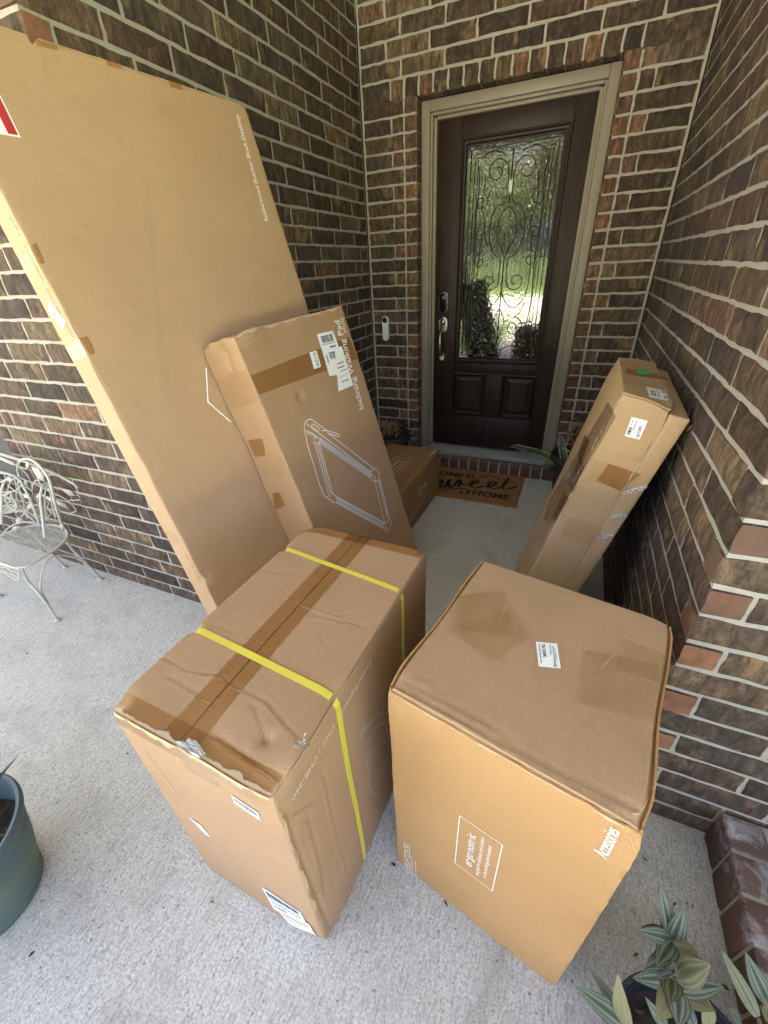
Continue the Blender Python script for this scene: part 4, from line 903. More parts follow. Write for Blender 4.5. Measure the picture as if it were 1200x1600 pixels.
tf = NT('tape_fold'); trf = tf.new('BsdfTransparent'); mxf = tf.new('MixShader'); nf = tf.noise(tf.co('Object'), 70, 3, .6, 2); tf.set(mxf.inputs[0], tf.ramp(nf, (.38, .15), (.6, .9))); tf.set(mxf.inputs[1], trf.outputs[0]); tf.set(mxf.inputs[2], tf.b.outputs[0]); tf.set(tf.out.inputs[0], mxf.outputs[0])  # milky tape folds, whitened to paint in the glints on the plastic
M['fold'] = tf.fin((.80, .80, .82), .12, tf.bump(nf, 1, .01), Specular_IOR_Level=1.0)
for p in ([(720, 865), (770, 850), (820, 835), (862, 822)], [(650, 1010), (700, 995), (752, 990)], [(580, 1140), (620, 1115), (668, 1104)]): glint(E1, 'front', spline([(a, b, 0) for a, b in z5(p)], 3) and [(v.x, v.y) for v in spline([(a, b, 0) for a, b in z5(p)], 3)])
oE2 = oE+xE*.1345
E2 = Carton('side_box', 'thin box wedged between the leaning narrow box and the right brick wall', frame4(oE2, xE, yE, uE), (.0505, .5259, 1.094))
E2.amp = .0015; E2.body(M['card_e'], .010, .003, rough=.0012)
E2.lines('front', [z5([(1135, 462), (1097, 500)])], .004, plain('slot_dark', (.10, .055, .025), .9), 'hand_slot')
for p in ([(730, 830), (900, 800), (880, 835), (720, 870)], [(640, 985), (790, 980), (770, 1005), (640, 1010)], [(590, 1120), (700, 1095), (690, 1112), (580, 1140)]): E2.pquad('front', z5(p), .0040, 'clear_tape', M['clear'])

# ---- F: small dark box by the door
tF = R(-1.5); XF = Vector((math.cos(tF), math.sin(tF), 0)); YF = Vector((-math.sin(tF), math.cos(tF), 0)); oF = Vector((.2225, -.436, 0))-XF*.392-YF*.80
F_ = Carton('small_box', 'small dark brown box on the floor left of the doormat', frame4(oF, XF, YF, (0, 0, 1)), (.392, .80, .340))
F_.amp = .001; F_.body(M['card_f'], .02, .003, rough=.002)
zf = lambda L: [(590+x*.09377, 680+y*.09375) for x, y in L]
a = [F_.px('top', *p) for p in zf([(305, 365), (592, 405), (310, 765)])]; xa, xb, yb, ya = a[0].x, a[1].x, (a[0].y+a[1].y)/2, a[2].y
F_.lines('top', [[(xa, ya), (xb, ya)], [(xb, ya), (xb, yb)], [(xb, yb), (xa, yb)], [(xa, yb), (xa, ya)]], .0028, M['print3'], 'lettering_frame', pxin=False)
dx, dy = xb-xa, yb-ya
for f0, s_, h_ in ((.38, 'er\u00b7go\u00b7nom\u00b7ic', .022), (.60, 'designed for efficiency and comfort', .010), (.78, 'in the working environment', .010)): vert(F_, 'top', xa+dx*f0, ya+dy*.12, yb-dy*.12, s_, h_, .01, mat=M['print'])
a = [F_.px('top', *p) for p in zf([(880, 345), (965, 238)])]; vert(F_, 'top', a[0].x+.006, a[0].y, a[1].y, 'Accessories', .020, .012)
F_.pquad('right', zf([(500, 1420), (560, 1440), (870, 880), (800, 960)]), .0012, 'clear_tape', M['clear'])
a = F_.px('right', *zf([(705, 930)])[0]); F_.lines('right', [[(a.x+.030*math.cos(t), a.y+.030*math.sin(t)) for t in [i*.42 for i in range(16)]]], .006, M['print3'], 'printed_symbol', pxin=False)
F_.lines('right', [zf([(750, 890), (800, 780)]), zf([(770, 890), (815, 790)])], .006, M['print'], 'printed_mark')

# ================================================================== DOORMAT
mt = tag(empty('doormat', (.42, -.256, 0)), 'brown coir doormat with black Home Sweet Home lettering before the door', 'doormat')
tm = NT('coir'); v = tm.co('Object'); n1 = tm.noise(v, 260, 4, .8); n2 = tm.noise(v, 12, 3)
M['coir'] = tm.fin(tm.mix(n1, tm.mix(n2, (.20, .085, .028), (.26, .12, .042)), (.38, .20, .075)), 1.0, tm.bump(n1, 1, .006))
M['matink'] = NT('mat_black'); v = M['matink'].co('Object'); n1 = M['matink'].noise(v, 260, 4, .8); M['matink'] = M['matink'].fin(M['matink'].mix(n1, (.008, .008, .008), (.04, .03, .022)), 1.0, M['matink'].bump(n1, 1, .006))
mx0, mx1, my0, my1, mz = -.37, .372, -.245, .244, .014
mb = MB(); nx, ny = 90, 60; rr = random.Random(3)
for j in range(ny+1):
    for i in range(nx+1):
        e = i in (0, nx) or j in (0, ny); mb.V.append(Vector((mx0+(mx1-mx0)*i/nx+(rr.uniform(-.003, .003) if e else 0), my0+(my1-my0)*j/ny+(rr.uniform(-.003, .003) if e else 0), mz+rr.uniform(-.0012, .0012)-(.004 if e else 0))))
w_ = nx+1
for j in range(ny):
    for i in range(nx): mb.F.append((j*w_+i, j*w_+i+1, (j+1)*w_+i+1, (j+1)*w_+i))
k = len(mb.V); edge = [i for i in range(nx)]+[j*w_+nx for j in range(ny)]+[ny*w_+i for i in range(nx, 0, -1)]+[j*w_ for j in range(ny, 0, -1)]
mb.V += [Vector((mb.V[e].x, mb.V[e].y, 0)) for e in edge]
for q in range(len(edge)): mb.F.append((edge[q], k+q, k+(q+1) % len(edge), edge[(q+1) % len(edge)]))
mb.build('mat_body', M['coir'], mt)
zm = lambda x, y: onz(680+x/6, 700+y/6, mz)-Vector((.42, -.256, 0))
def matstroke(pix, w0, w1, nm='script_lettering', smooth=True):
    P = [zm(*p) for p in pix]; P = spline(P, 7) if smooth else P; mb = MB(); n = len(P)
    for i, p in enumerate(P):
        t = (P[min(i+1, n-1)]-P[max(i-1, 0)]); t.z = 0; t.normalize(); h = Vector((-t.y, t.x, 0)); w = w0+(w1-w0)*abs(t.y); mb.V += [Vector((p.x, p.y, mz+.0025))+h*w, Vector((p.x, p.y, mz+.0025))-h*w]
    mb.F = [(2*i, 2*i+1, 2*i+3, 2*i+2) for i in range(n-1)]; return mb.build(nm, M['matink'], mt)
def mattext(body, x0, x1, y, h):
    V, F = text_mesh(body, 1, .03); a = min(v.x for v in V); w = max(v.x for v in V)-a; mesh('block_lettering', [(x0+(v.x-a)*(x1-x0)/w, y+v.y*h/.69, mz+.0025) for v in V], F, M['matink'], mt)
a = zm(340, 440); b = zm(690, 490); mattext('HOME', a.x, b.x, b.y, .072)
a = zm(265, 270); xe = a.x; mattext('HOME', xe-.27, xe, zm(265, 278).y, .062)
matstroke([(300, 262), (330, 280), (360, 262), (330, 250), (300, 262), (320, 290), (400, 285), (470, 268), (530, 268), (600, 295)], .004, .007)
matstroke([(40, 395), (120, 388), (200, 382), (270, 385), (312, 402), (300, 430), (250, 432), (235, 415), (262, 410)], .005, .009)
matstroke([(30, 330), (55, 300), (70, 320), (50, 360), (75, 372), (110, 345), (130, 300), (125, 350), (140, 372), (180, 350), (225, 300), (235, 330), (215, 365)], .005, .013)
matstroke([(225, 310), (270, 345), (330, 345), (385, 330), (400, 312), (365, 308), (335, 335), (340, 365), (390, 375), (450, 360)], .005, .013)
matstroke([(440, 362), (490, 365), (550, 350), (570, 325), (530, 320), (500, 345), (510, 375), (570, 382), (625, 365)], .005, .013)
matstroke([(690, 285), (655, 330), (630, 370), (650, 388), (710, 382), (765, 360)], .005, .013); matstroke([(600, 318), (660, 322), (745, 318)], .005, .006)

# ================================================================== POTS AND PLANTS
def leafmesh(L, w, curl=.25, fold=.25, n=9, tipp=1.6, flat=False):
    V = []; F = []; uv = []
    for i in range(n+1):
        t = i/n; ww = w*(math.sin(math.pi*min(1, t*.93+.07))**.75)*(1 if t < .999 else .02); ww = w*max(.02, math.sin(math.pi*(.07+.93*t)**.78)**.85)
        y = L*t; z = -curl*L*t*t
        for j in range(5):
            u = j/2-1; V.append(Vector((u*ww/2, y, z+(abs(u)**1.6)*fold*ww*.5))); uv.append((j/4, t))
    for i in range(n):
        for j in range(4): a = i*5+j; F.append((a, a+1, a+6, a+5))
    return V, F, uv
def leaf_obj(parent, base, tip, width, mat, curl=.2, fold=.3, face=None, name='leaf', n=9, tipp=1.6):
    base = Vector(base); tip = Vector(tip); d = tip-base; L = d.length; V, F, uv = leafmesh(L, width, curl, fold, n, tipp)
    y = d.normalized(); f = Vector(face) if face is not None else (CAMP-base).normalized(); z = (f-y*f.dot(y)).normalized(); x = y.cross(z)
    me_o = mesh(name, V, F, mat, parent, True, uv); pm = parent.matrix_world.inverted() if parent else Matrix()
    me_o.matrix_local = pm @ Matrix(((x[0], y[0], z[0], base[0]), (x[1], y[1], z[1], base[1]), (x[2], y[2], z[2], base[2]), (0, 0, 0, 1))); return me_o
def soil(name, c, r, z, mat, parent, seed=0, bits=90):
    rr = random.Random(seed); mb = MB(); n = 28; ringn = 7; mb.V.append(Vector((0, 0, z+.006)))
    for q in range(1, ringn+1):
        for j in range(n): a = 2*math.pi*j/n; rad = r*q/ringn; mb.V.append(Vector((rad*math.cos(a), rad*math.sin(a), z+rr.uniform(-.006, .008))))
    for j in range(n): mb.F.append((0, 1+j, 1+(j+1) % n))
    for q in range(ringn-1):
        for j in range(n): a = 1+q*n+j; b = 1+q*n+(j+1) % n; mb.F.append((a, a+n, b+n, b))
    o = mb.build(name, mat, parent)
    mb = MB()
    for i in range(bits):
        a = rr.uniform(0, 6.28); q = r*.92*math.sqrt(rr.random()); p = Vector((q*math.cos(a), q*math.sin(a), z+.008)); s_ = rr.uniform(.004, .013); b = rr.uniform(0, 6.28)
        d = Vector((math.cos(b), math.sin(b), rr.uniform(-.1, .4)))*s_; h = Vector((-math.sin(b), math.cos(b), .2))*s_*.4; mb.add([p-d-h, p+d-h*.6, p+d+h, p-d+h*.7], [(0, 1, 2, 3)])
    tag(mb.build('bark_chips', M['chips'], o), kind='stuff'); return o
ts = NT('soil'); v = ts.co('Object'); n1 = ts.noise(v, 90, 5, .8); M['soil'] = ts.fin(ts.mix(n1, (.010, .007, .005), (.045, .030, .020)), 1, ts.bump(n1, 1, .01))
tc = NT('bark_chips'); oi = tc.noise(tc.co('Object'), 60, 2); M['chips'] = tc.fin(tc.ramp(oi, (.3, (.03, .02, .014)), (.6, (.10, .07, .045)), (.75, (.22, .17, .12))), .9)
tb = NT('blue_green_glaze'); v = tb.co('Object'); sep = tb.n.new('ShaderNodeSeparateXYZ'); tb.set(sep.inputs[0], v); n1 = tb.noise(v, 9, 4); n2 = tb.noise(v, 300, 3, .8)
g = tb.math('ADD', sep.outputs[2], tb.math('MULTIPLY', tb.math('SUBTRACT', n1, .5), .16))
M['bluepot'] = tb.fin(tb.mix(tb.ramp(n2, (.55, 0), (.8, .22)), tb.ramp(g, (.03, (.070, .115, .100)), (.12, (.115, .150, .110)), (.20, (.075, .110, .115)), (.27, (.066, .102, .122))), (.16, .185, .19)), .62, tb.bump(n2, .3, .0015), Coat_Weight=.05)
# blue pot
bp = tag(empty('blue_planter', (-.2525, -3.1265, 0)), 'blue green glazed round planter cut off at the left edge', 'plant pot')
pr = [(.0, .0), (.112, .0), (.118, .006), (.121, .020), (.1215, .024), (.120, .026), (.1255, .045), (.126, .049), (.125, .051), (.148, .140), (.163, .215), (.166, .228), (.1655, .232), (.168, .238), (.1675, .242), (.171, .258), (.178, .270), (.183, .285), (.183, .296), (.179, .302), (.172, .301), (.169, .294), (.168, .275), (.163, .262), (.1635, .256), (.159, .246), (.1595, .240), (.150, .190)]
MB().lathe(pr, n=72).build('pot', M['bluepot'], bp, angle=40); soil('soil', None, .152, .215, M['soil'], bp, 4, 120)
tg = NT('dark_blade'); M['blade'] = tg.fin((.030, .036, .022), .5); M['straw'] = plain('dry_straw', (.30, .24, .16), .8)
pl = tag(empty('strappy_plant', (-.2525, -3.1265, .215)), 'thin dark strap leaved plant in the blue planter', 'plant')
bpy.context.view_layer.update()
for k, (bpx, tpx, z) in enumerate((((-40, 1235), (40, 1167), .36), ((-40, 1240), (24, 1182), .34), ((-60, 1250), (5, 1165), .38))):
    leaf_obj(pl, (-.33+.03*k, -3.10+.02*k, .215), onplane(*tpx, (-.19, -3.0, z), (1, .15, -.3)), .010, M['blade'], -.06, .5, n=10)
for k in range(7):
    a = k*.9+.3; leaf_obj(pl, (-.2525-.04*math.cos(a), -3.1265-.03*math.sin(a), .215), (-.2525-.22*abs(math.cos(a))-.05, -3.1265-.14*math.sin(a), .36+.03*(k % 3)), .011, M['blade'], .25, .5, face=(0, 0, 1), n=10)
mb = MB()
for k in range(9): a = random.uniform(0, 6.28); p = Vector((random.uniform(-.11, .12), random.uniform(-.11, .11), .232)); mb.tube([p, p+Vector((.04*math.cos(a), .04*math.sin(a), .004))], .0014, 5)
tag(mb.build('dry_stalks', M['straw'], bp), kind='stuff')
# black pot with wandering-dude plant
PX, PY, PH = 1.378, -2.777, .225
kp = tag(empty('black_nursery_pot', (PX, PY, 0)), 'black plastic pot holding the striped leaf plant, bottom right', 'plant pot')
M['plastic'] = plain('black_plastic', (.011, .012, .017), .38)
MB().lathe([(0, 0), (.088, 0), (.090, .004), (.116, .200), (.118, .202), (.126, .204), (.128, .210), (.128, .222), (.126, .225), (.119, .225), (.117, .220), (.114, .200), (.112, .180), (.106, .15)], n=64).build('pot', M['plastic'], kp, angle=40)
soil('soil', None, .110, .165, M['soil'], kp, 9, 12)
M['trad'] = mat_leaf('striped_leaf', (.065, .080, .055), (.034, .043, .029), (.15, .17, .135), (.18, .165, .075), .72, 1); M['tradb'] = plain('purple_underside', (.055, .015, .035), .5); M['stem'] = plain('plant_stem', (.10, .09, .06), .6)
tp = tag(empty('striped_trailing_plant', (PX, PY, .17)), 'trailing plant with silver striped leaves at the bottom right corner', 'plant'); bpy.context.view_layer.update()
zp = lambda x, y: (900+x*.25, 1380+y*.25)
def tpt(x, y, dep): return onplane(*zp(x, y), CAMP+_f*dep, _f)          # a plane square to the view at this depth
DP = (Vector((PX, PY, .30))-CAMP).dot(_f)
LV = [((590, 345), (562, 85), 68, .0), ((585, 345), (535, 130), 46, .01), ((600, 350), (425, 308), 62, -.01), ((590, 335), (445, 262), 55, .0), ((600, 375), (668, 205), 75, .0), ((605, 370), (528, 478), 85, -.02), ((615, 410), (738, 425), 90, -.01), ((625, 470), (802, 505), 75, .0), ((600, 470), (465, 530), 85, -.01), ((630, 590), (417, 612), 80, .01), ((635, 590), (800, 515), 110, -.03), ((640, 650), (893, 635), 95, -.02), ((640, 680), (858, 782), 75, .0), ((625, 640), (532, 828), 95, -.04), ((640, 660), (645, 890), 100, -.05), ((600, 570), (545, 590), 45, -.05), ((600, 600), (590, 725), 90, -.06), ((640, 560), (645, 500), 50, -.04), ((600, 560), (580, 500), 55, -.03),
      ((310, 885), (157, 570), 62, .0), ((315, 890), (108, 715), 85, -.02), ((310, 900), (250, 700), 75, -.03), ((1135, 835), (966, 505), 62, .0), ((1215, 770), (1090, 515), 80, .0), ((1045, 900), (990, 795), 75, -.02), ((1200, 880), (1175, 770), 50, -.02), ((560, 890), (485, 800), 50, .03), ((830, 900), (845, 780), 70, .02), ((740, 900), (700, 770), 50, .04)]
for (b0, t0, wpx, dd) in LV:
    dep = DP-.02+dd; pb, pt = tpt(*b0, dep+.02), tpt(*t0, dep-.015+random.uniform(-.02, .02)); fc = (CAMP-pb).normalized()+Vector((random.uniform(-.35, .35), random.uniform(-.35, .35), .35))
    leaf_obj(tp, pb, pt, wpx*.25/FPX*dep*1.4, M['trad'], random.uniform(.08, .22), random.uniform(-.04, .12), fc, n=10, tipp=random.uniform(2.2, 3.0))
for k, pth in enumerate(([(640, 900), (635, 760), (630, 640), (615, 500), (600, 380), (592, 340)], [(330, 1000), (312, 890)], [(1180, 1000), (1140, 840)])):
    P = [tpt(*q, DP+.02-.0*i) for i, q in enumerate(pth)]
    if k == 0: P = [Vector((PX, PY, .165))]+P[1:]
    elif k == 1: P = [Vector((PX-.06, PY-.05, .168)), Vector((PX-.09, PY-.06, .24))]+P[1:]
    else: P = [Vector((PX+.06, PY-.03, .168)), Vector((PX+.10, PY-.02, .25))]+P[1:]
    mb = MB().tube(spline(P, 5), .0032, 6); mb.V = [v-Vector((PX, PY, .17)) for v in mb.V]; mb.build('stem', M['stem'], tp, True)
# left pot by the wall with a dried plant
M['clay'] = plain('dark_clay', (.035, .026, .022), .75)
lp = tag(empty('dark_clay_pot', (-.265, -.200, 0)), 'dark clay pot behind the small dark box, left of the door', 'plant pot')
prof = [(0, 0), (.115, 0), (.12, .01), (.155, .28), (.172, .29), (.175, .30), (.175, .325), (.170, .332), (.160, .330), (.155, .30), (.145, .26)]
MB().lathe(prof, n=48).build('pot', M['clay'], lp, angle=40); soil('soil', None, .152, .292, M['soil'], lp, 5, 90)
M['dry'] = mat_leaf('dry_leaf', (.16, .085, .032), (.26, .155, .065), rough=.8)
def dryplant(name, loc, label, n, sp, h, seed):
    r_ = tag(empty(name, loc), label, 'plant'); bpy.context.view_layer.update(); rr = random.Random(seed); L0 = Vector(loc); mb = MB()
    for i in range(n):
        a = rr.uniform(0, 6.28); q = sp*rr.random()**.6; top = L0+Vector((q*math.cos(a), q*math.sin(a), h*rr.uniform(.5, 1))); mid = L0+Vector((q*.4*math.cos(a), q*.4*math.sin(a), h*.8)); mb.tube([v-L0 for v in spline([L0, mid, top], 4)], .0014, 5)
        for m_ in range(3): 
            p = L0.lerp(top, rr.uniform(.5, 1)); b = rr.uniform(0, 6.28); leaf_obj(r_, p, p+Vector((.022*math.cos(b), .022*math.sin(b), rr.uniform(-.05, -.015))), rr.uniform(.010, .018), M['dry'], rr.uniform(-.2, .3), .5, (rr.uniform(-1, 1), -1, rr.uniform(0, 1)), n=4)
    mb.build('stems', M['straw'], r_); return r_
dryplant('dried_plant', (-.265, -.200, .295), 'withered brown plant in the dark clay pot left of the door', 26, .13, .14, 2)
rp = tag(empty('brown_clay_pot', (1.118, -.176, 0)), 'dark clay pot right of the door behind the leaning narrow boxes', 'plant pot')
MB().lathe([(r_*.97, z*.94) for r_, z in prof], n=48).build('pot', M['clay'], rp, angle=40); soil('soil', None, .147, .272, M['soil'], rp, 6, 60)
dryplant('dried_flower_plant', (1.135, -.11, .28), 'withered brown plant in the clay pot right of the door', 34, .13, .26, 11)
sn = tag(empty('snake_plant', (1.06, -.27, .276)), 'snake plant with one long mottled leaf lying across the door sill', 'plant'); bpy.context.view_layer.update()
M['snake'] = mat_leaf('snake_leaf', (.020, .060, .022), (.060, .120, .055), (.33, .35, .14), None, .4, 2)
def strapleaf(pts, w, root, nm='leaf'):
    P = spline(pts, 6); n = len(P); V = []; F = []; uv = []; up0 = Vector((-.2, -.6, .8))
    for i, p in enumerate(P):
        t = (P[min(i+1, n-1)]-P[max(0, i-1)]).normalized(); s_ = t.cross(up0).normalized(); nn = s_.cross(t); k = i/(n-1); ww = w*min(1, .45+2.2*k)*(1-max(0, (k-.6)/.4)**2*.97)
        for j in range(5): u = j/2-1; V.append(p+s_*u*ww/2+nn*abs(u)*ww*.12-root.location); uv.append((j/4, k))
    for i in range(n-1):
        for j in range(4): a = i*5+j; F.append((a, a+1, a+6, a+5))
    return mesh(nm, V, F, M['snake'], root, True, uv)
zs2 = lambda x, y, yy: ony(800+x*.1, 660+y*.1, yy)
strapleaf([(1.06, -.27, .28), zs2(780, 740, -.24), zs2(650, 600, -.20), zs2(430, 480, -.12), zs2(200, 420, -.05), zs2(60, 375, -.02), zs2(-40, 395, -.01)], .046, sn)
strapleaf([(1.05, -.25, .28), zs2(835, 660, -.24), zs2(800, 480, -.22), zs2(775, 300, -.20), zs2(770, 215, -.19)], .05, sn)
mb = MB().tube(spline([Vector((1.06, -.27, .28)), zs2(940, 510, -.24), zs2(860, 430, -.23), zs2(780, 395, -.22)], 5), .004, 6); mb.V = [v-sn.location for v in mb.V]; mb.build('stalk', M['snake'], sn, True)
mb = MB()
for i in range(12): p = zs2(940+random.uniform(-25, 20), 420+random.uniform(-50, 40), -.16); mb.add([p, p+Vector((.014, 0, .006)), p+Vector((.010, -.004, .02)), p+Vector((-.004, 0, .014))], [(0, 1, 2, 3)])
tag(mb.build('red_petals', plain('red_petal', (.30, .01, .02), .6)), 'red petals in the pot right of the door', 'petals')

# ================================================================== WHITE METAL CHAIR
ch = tag(empty('metal_chair', (-1.45, -2.21, 0)), 'small white wrought iron chair with owl cutouts at the left edge', 'chair'); bpy.context.view_layer.update()
tw = NT('chalky_white_paint'); v = tw.co('Object'); n1 = tw.noise(v, 60, 4, .7); M['chairw'] = tw.fin(tw.mix(tw.ramp(n1, (.5, 0), (.75, .6)), (.50, .485, .43), (.30, .26, .20)), .6)
def cpart(mb, name, **k): mb.V = [v-ch.location for v in mb.V]; return mb.build(name, M['chairw'], ch, smooth=True, **k)
ZS = .325
seatR = [onz(32, 887, ZS), onz(73, 866, ZS), onz(102, 832, ZS), onz(88, 820, ZS)]
sh = [Vector((-1.45+s_*x, y, ZS)) for s_, x, y in ((1, .215, -2.362), (1, .225, -2.27), (1, .185, -2.14), (1, .10, -2.075), (1, 0, -2.055), (-1, .10, -2.075), (-1, .185, -2.14), (-1, .225, -2.27), (-1, .215, -2.362), (-1, .1, -2.375), (1, .0, -2.378), (1, .1, -2.375))]
rim = spline(sh, 6, True)
cpart(MB().tube(rim, .007, 8, closed=True), 'seat_rim')
def inseat(x, y):
    c = False; n = len(rim)
    for i in range(n):
        a, b = rim[i], rim[(i+1) % n]
        if (a.y > y) != (b.y > y) and x < (b.x-a.x)*(y-a.y)/(b.y-a.y)+a.x: c = not c
    return c
mb = MB()
for sl_ in (.55, -.55):
    for c0 in np.arange(-.6, .6, .021):
        run_ = None; prev = None
        for t in np.arange(-.3, .3, .006):
            x, y = -1.45+c0+t*sl_*1.9, -2.215+t
            if inseat(x, y):
                if run_ is None: run_ = (x, y)
                prev = (x, y)
            elif run_ is not None:
                mb.tube([(*run_, ZS+.001), (*prev, ZS+.001)], .0016, 4, cap=False); run_ = None
tag(cpart(mb, 'seat_mesh'), kind='stuff')
feet = [((-1.195, -2.365), (.205, -2.36)), ((-1.695, -2.365), (-.205, -2.36)), ((-1.293, -2.062), (.17, -2.13)), ((-1.607, -2.062), (-.17, -2.13))]
for (fx, fy), (sx, sy_) in feet:
    s0 = Vector((-1.45+sx, sy_, ZS)); f0 = Vector((fx, fy, .008)); q = s0.lerp(f0, .28)+Vector(((-1.45-fx)*.12, 0, 0))
    cpart(MB().tube(spline([s0, q, s0.lerp(f0, .55), f0], 5), .007, 8), 'leg')
    cpart(MB().lathe([(0, 0), (.014, 0), (.016, .004), (.012, .010), (0, .012)], (fx, fy, 0), 14), 'foot_cap')
for s_ in (1, -1):      # curved side brace from front to back leg
    a = Vector((-1.45+s_*.235, -2.355, .10)); b = Vector((-1.45+s_*.20, -2.11, .13)); cpart(MB().tube(spline([a, a+Vector((-.02*s_, .02, .10)), Vector((-1.45+s_*.205, -2.24, .295)), b+Vector((-.01*s_, -.02, .08)), b], 6), .005, 6), 'brace')
# barrel back: three upright panels on the seat curve
pts = {'oval': (Vector((-1.31, -2.10, ZS)), Vector((-1.47, -2.06, ZS))), 'mid': (Vector((-1.455, -2.058, ZS)), Vector((-1.70, -2.20, ZS))), 'arm': (Vector((-1.235, -2.30, ZS)), Vector((-1.30, -2.10, ZS)))}
def cplane(key, u, v): a, b = pts[key]; d = b-a; n = Vector((d.y, -d.x, 0)); return onplane(u, v, a, n)
zq = lambda x, y: (x*.125, 640+y*.125)
def ctrace(key, L, r, closed=False, sp=5): return MB().tube(spline([cplane(key, *zq(*p)) for p in L], sp, closed), r, 8 if r > .005 else 6, closed=closed)
mir = lambda mb: [setattr(v, 'x', -2.9-v.x) for v in mb.V] and mb
def flipf(mb): mb.F = [f[::-1] for f in mb.F]; return mb
for m_ in (0, 1):
    f = (lambda q: flipf(mir(q))) if m_ else (lambda q: q)
    cpart(f(ctrace('oval', [(500, 1420), (400, 1180), (290, 960), (228, 780), (228, 680), (280, 625), (370, 620), (470, 680), (560, 780), (625, 900), (660, 1040), (700, 1220), (790, 1500)], .0065)), 'back_hoop')
    for L in ([(240, 725), (310, 780), (360, 850), (400, 950), (405, 1030), (450, 1130), (500, 1190)], [(410, 1000), (415, 930), (450, 885), (500, 885)], [(320, 745), (350, 700)], [(300, 900), (330, 960), (395, 1020)], [(480, 890), (520, 960)]): cpart(f(ctrace('oval', L, .0030)), 'vine')
    mb = MB()
    def plate(key, L, th=.0018):
        P = [cplane(key, *zq(*p)) for p in L]; a, b = pts[key]; d = (b-a).normalized(); n = Vector((d.y, -d.x, 0))*th; k = len(P); q = MB(); q.add([p-n for p in P]+[p+n for p in P], [tuple(range(k)), tuple(range(2*k-1, k-1, -1))]+[(i, k+i, k+(i+1) % k, (i+1) % k) for i in range(k)]); return q
    for L in ([(320, 690), (345, 645), (370, 690), (350, 735)], [(298, 870), (330, 890), (350, 950), (320, 930)], [(450, 1090), (480, 1040), (500, 1110), (480, 1150)]): cpart(f(plate('oval', L)), 'leaf_cutout')
    cpart(f(plate('oval', [(390, 705), (430, 725), (480, 730), (495, 760), (545, 830), (550, 900), (480, 860), (430, 790)])), 'owl_cutout')
    cpart(f(ctrace('arm', [(560, 1600), (530, 1330), (505, 1130), (520, 1000), (555, 930), (590, 915), (640, 970), (650, 1060), (720, 1250), (790, 1480)], .0065)), 'arm_hoop')
    for L in ([(580, 960), (560, 1100), (570, 1280), (600, 1400)], [(600, 950), (640, 1100), (650, 1200), (700, 1340)], [(570, 1130), (610, 1170), (590, 1230), (640, 1290), (600, 1350), (640, 1390)], [(560, 1380), (640, 1400), (740, 1400)]): cpart(f(ctrace('arm', L, .0035)), 'vine')
L = [(490, 1420), (400, 1180), (280, 930), (200, 850), (110, 805), (0, 790), (-120, 810), (-250, 880), (-330, 1000), (-360, 1200), (-330, 1500)]
cpart(ctrace('mid', L, .0065), 'back_hoop')
for L in ([(0, 915), (60, 880), (190, 870)], [(0, 1030), (110, 1030), (200, 1010), (285, 930)], [(95, 940), (180, 1010), (280, 1060), (390, 1110)], [(0, 1290), (150, 1270), (320, 1270), (420, 1330), (490, 1400)], [(250, 1195), (330, 1265)], [(260, 1345), (330, 1265), (360, 1230)], [(20, 1560), (130, 1460), (250, 1415), (380, 1405), (500, 1430)], [(-100, 1030), (0, 1030)], [(-200, 1300), (0, 1290)]): cpart(ctrace('mid', L, .0032), 'vine')
def ell(c, rx, ry, n=16): return [(c[0]+rx*math.cos(2*math.pi*i/n), c[1]+ry*math.sin(2*math.pi*i/n)) for i in range(n)]
for L in ([(60, 870), (110, 840), (190, 870), (140, 905)], [(280, 1060), (330, 1045), (390, 1110), (310, 1105)], [(330, 1215), (360, 1180), (420, 1190), (380, 1245)], [(195, 1385), (220, 1345), (285, 1365), (250, 1430), (205, 1425)], [(140, 1495), (190, 1455), (270, 1460), (220, 1505)]): cpart(plate('mid', L), 'leaf_cutout')
cpart(ctrace('mid', [(-110, 1280), (-150, 1180), (-90, 1080), (-70, 1040), (-20, 1075), (60, 1065), (130, 1035), (150, 1100), (205, 1180), (190, 1250), (120, 1285), (0, 1295)], .0045, True, 4), 'owl_outline')
for c in ((-5, 1130), (95, 1130)): cpart(ctrace('mid', ell(c, 36, 34), .004, True, 2), 'owl_eye')
for j in range(4):
    for i in range(5): cpart(ctrace('mid', [(-80+i*56+(j % 2)*28, 1180+j*27), (-52+i*56+(j % 2)*28, 1202+j*27), (-24+i*56+(j % 2)*28, 1180+j*27)], .0042, False, 3), 'owl_feather')
for L in ([(-10, 1760+0), (60, 1860), (150, 1920), (180, 1900)],): pass
a = Vector((-1.245, -2.372, ZS)); cpart(MB().tube(spline([a, a+Vector((-.02, -.004, -.05)), a+Vector((-.08, -.006, -.085)), a+Vector((-.17, -.006, -.05)), Vector((-1.45, -2.38, ZS-.02)), Vector((-1.51, -2.38, ZS-.05)), Vector((-1.6, -2.378, ZS-.085)), Vector((-1.645, -2.374, ZS-.05)), Vector((-1.655, -2.372, ZS))], 5), .004, 6), 'apron_scroll')
for q, w_ in ((a+Vector((-.04, -.006, -.04)), .03), (a+Vector((-.10, -.006, -.035)), .035)): cpart(MB().tube([q+Vector((w_*math.cos(t), 0, .6*w_*math.sin(t))) for t in [i*.5 for i in range(12)]], .003, 6), 'apron_scroll')

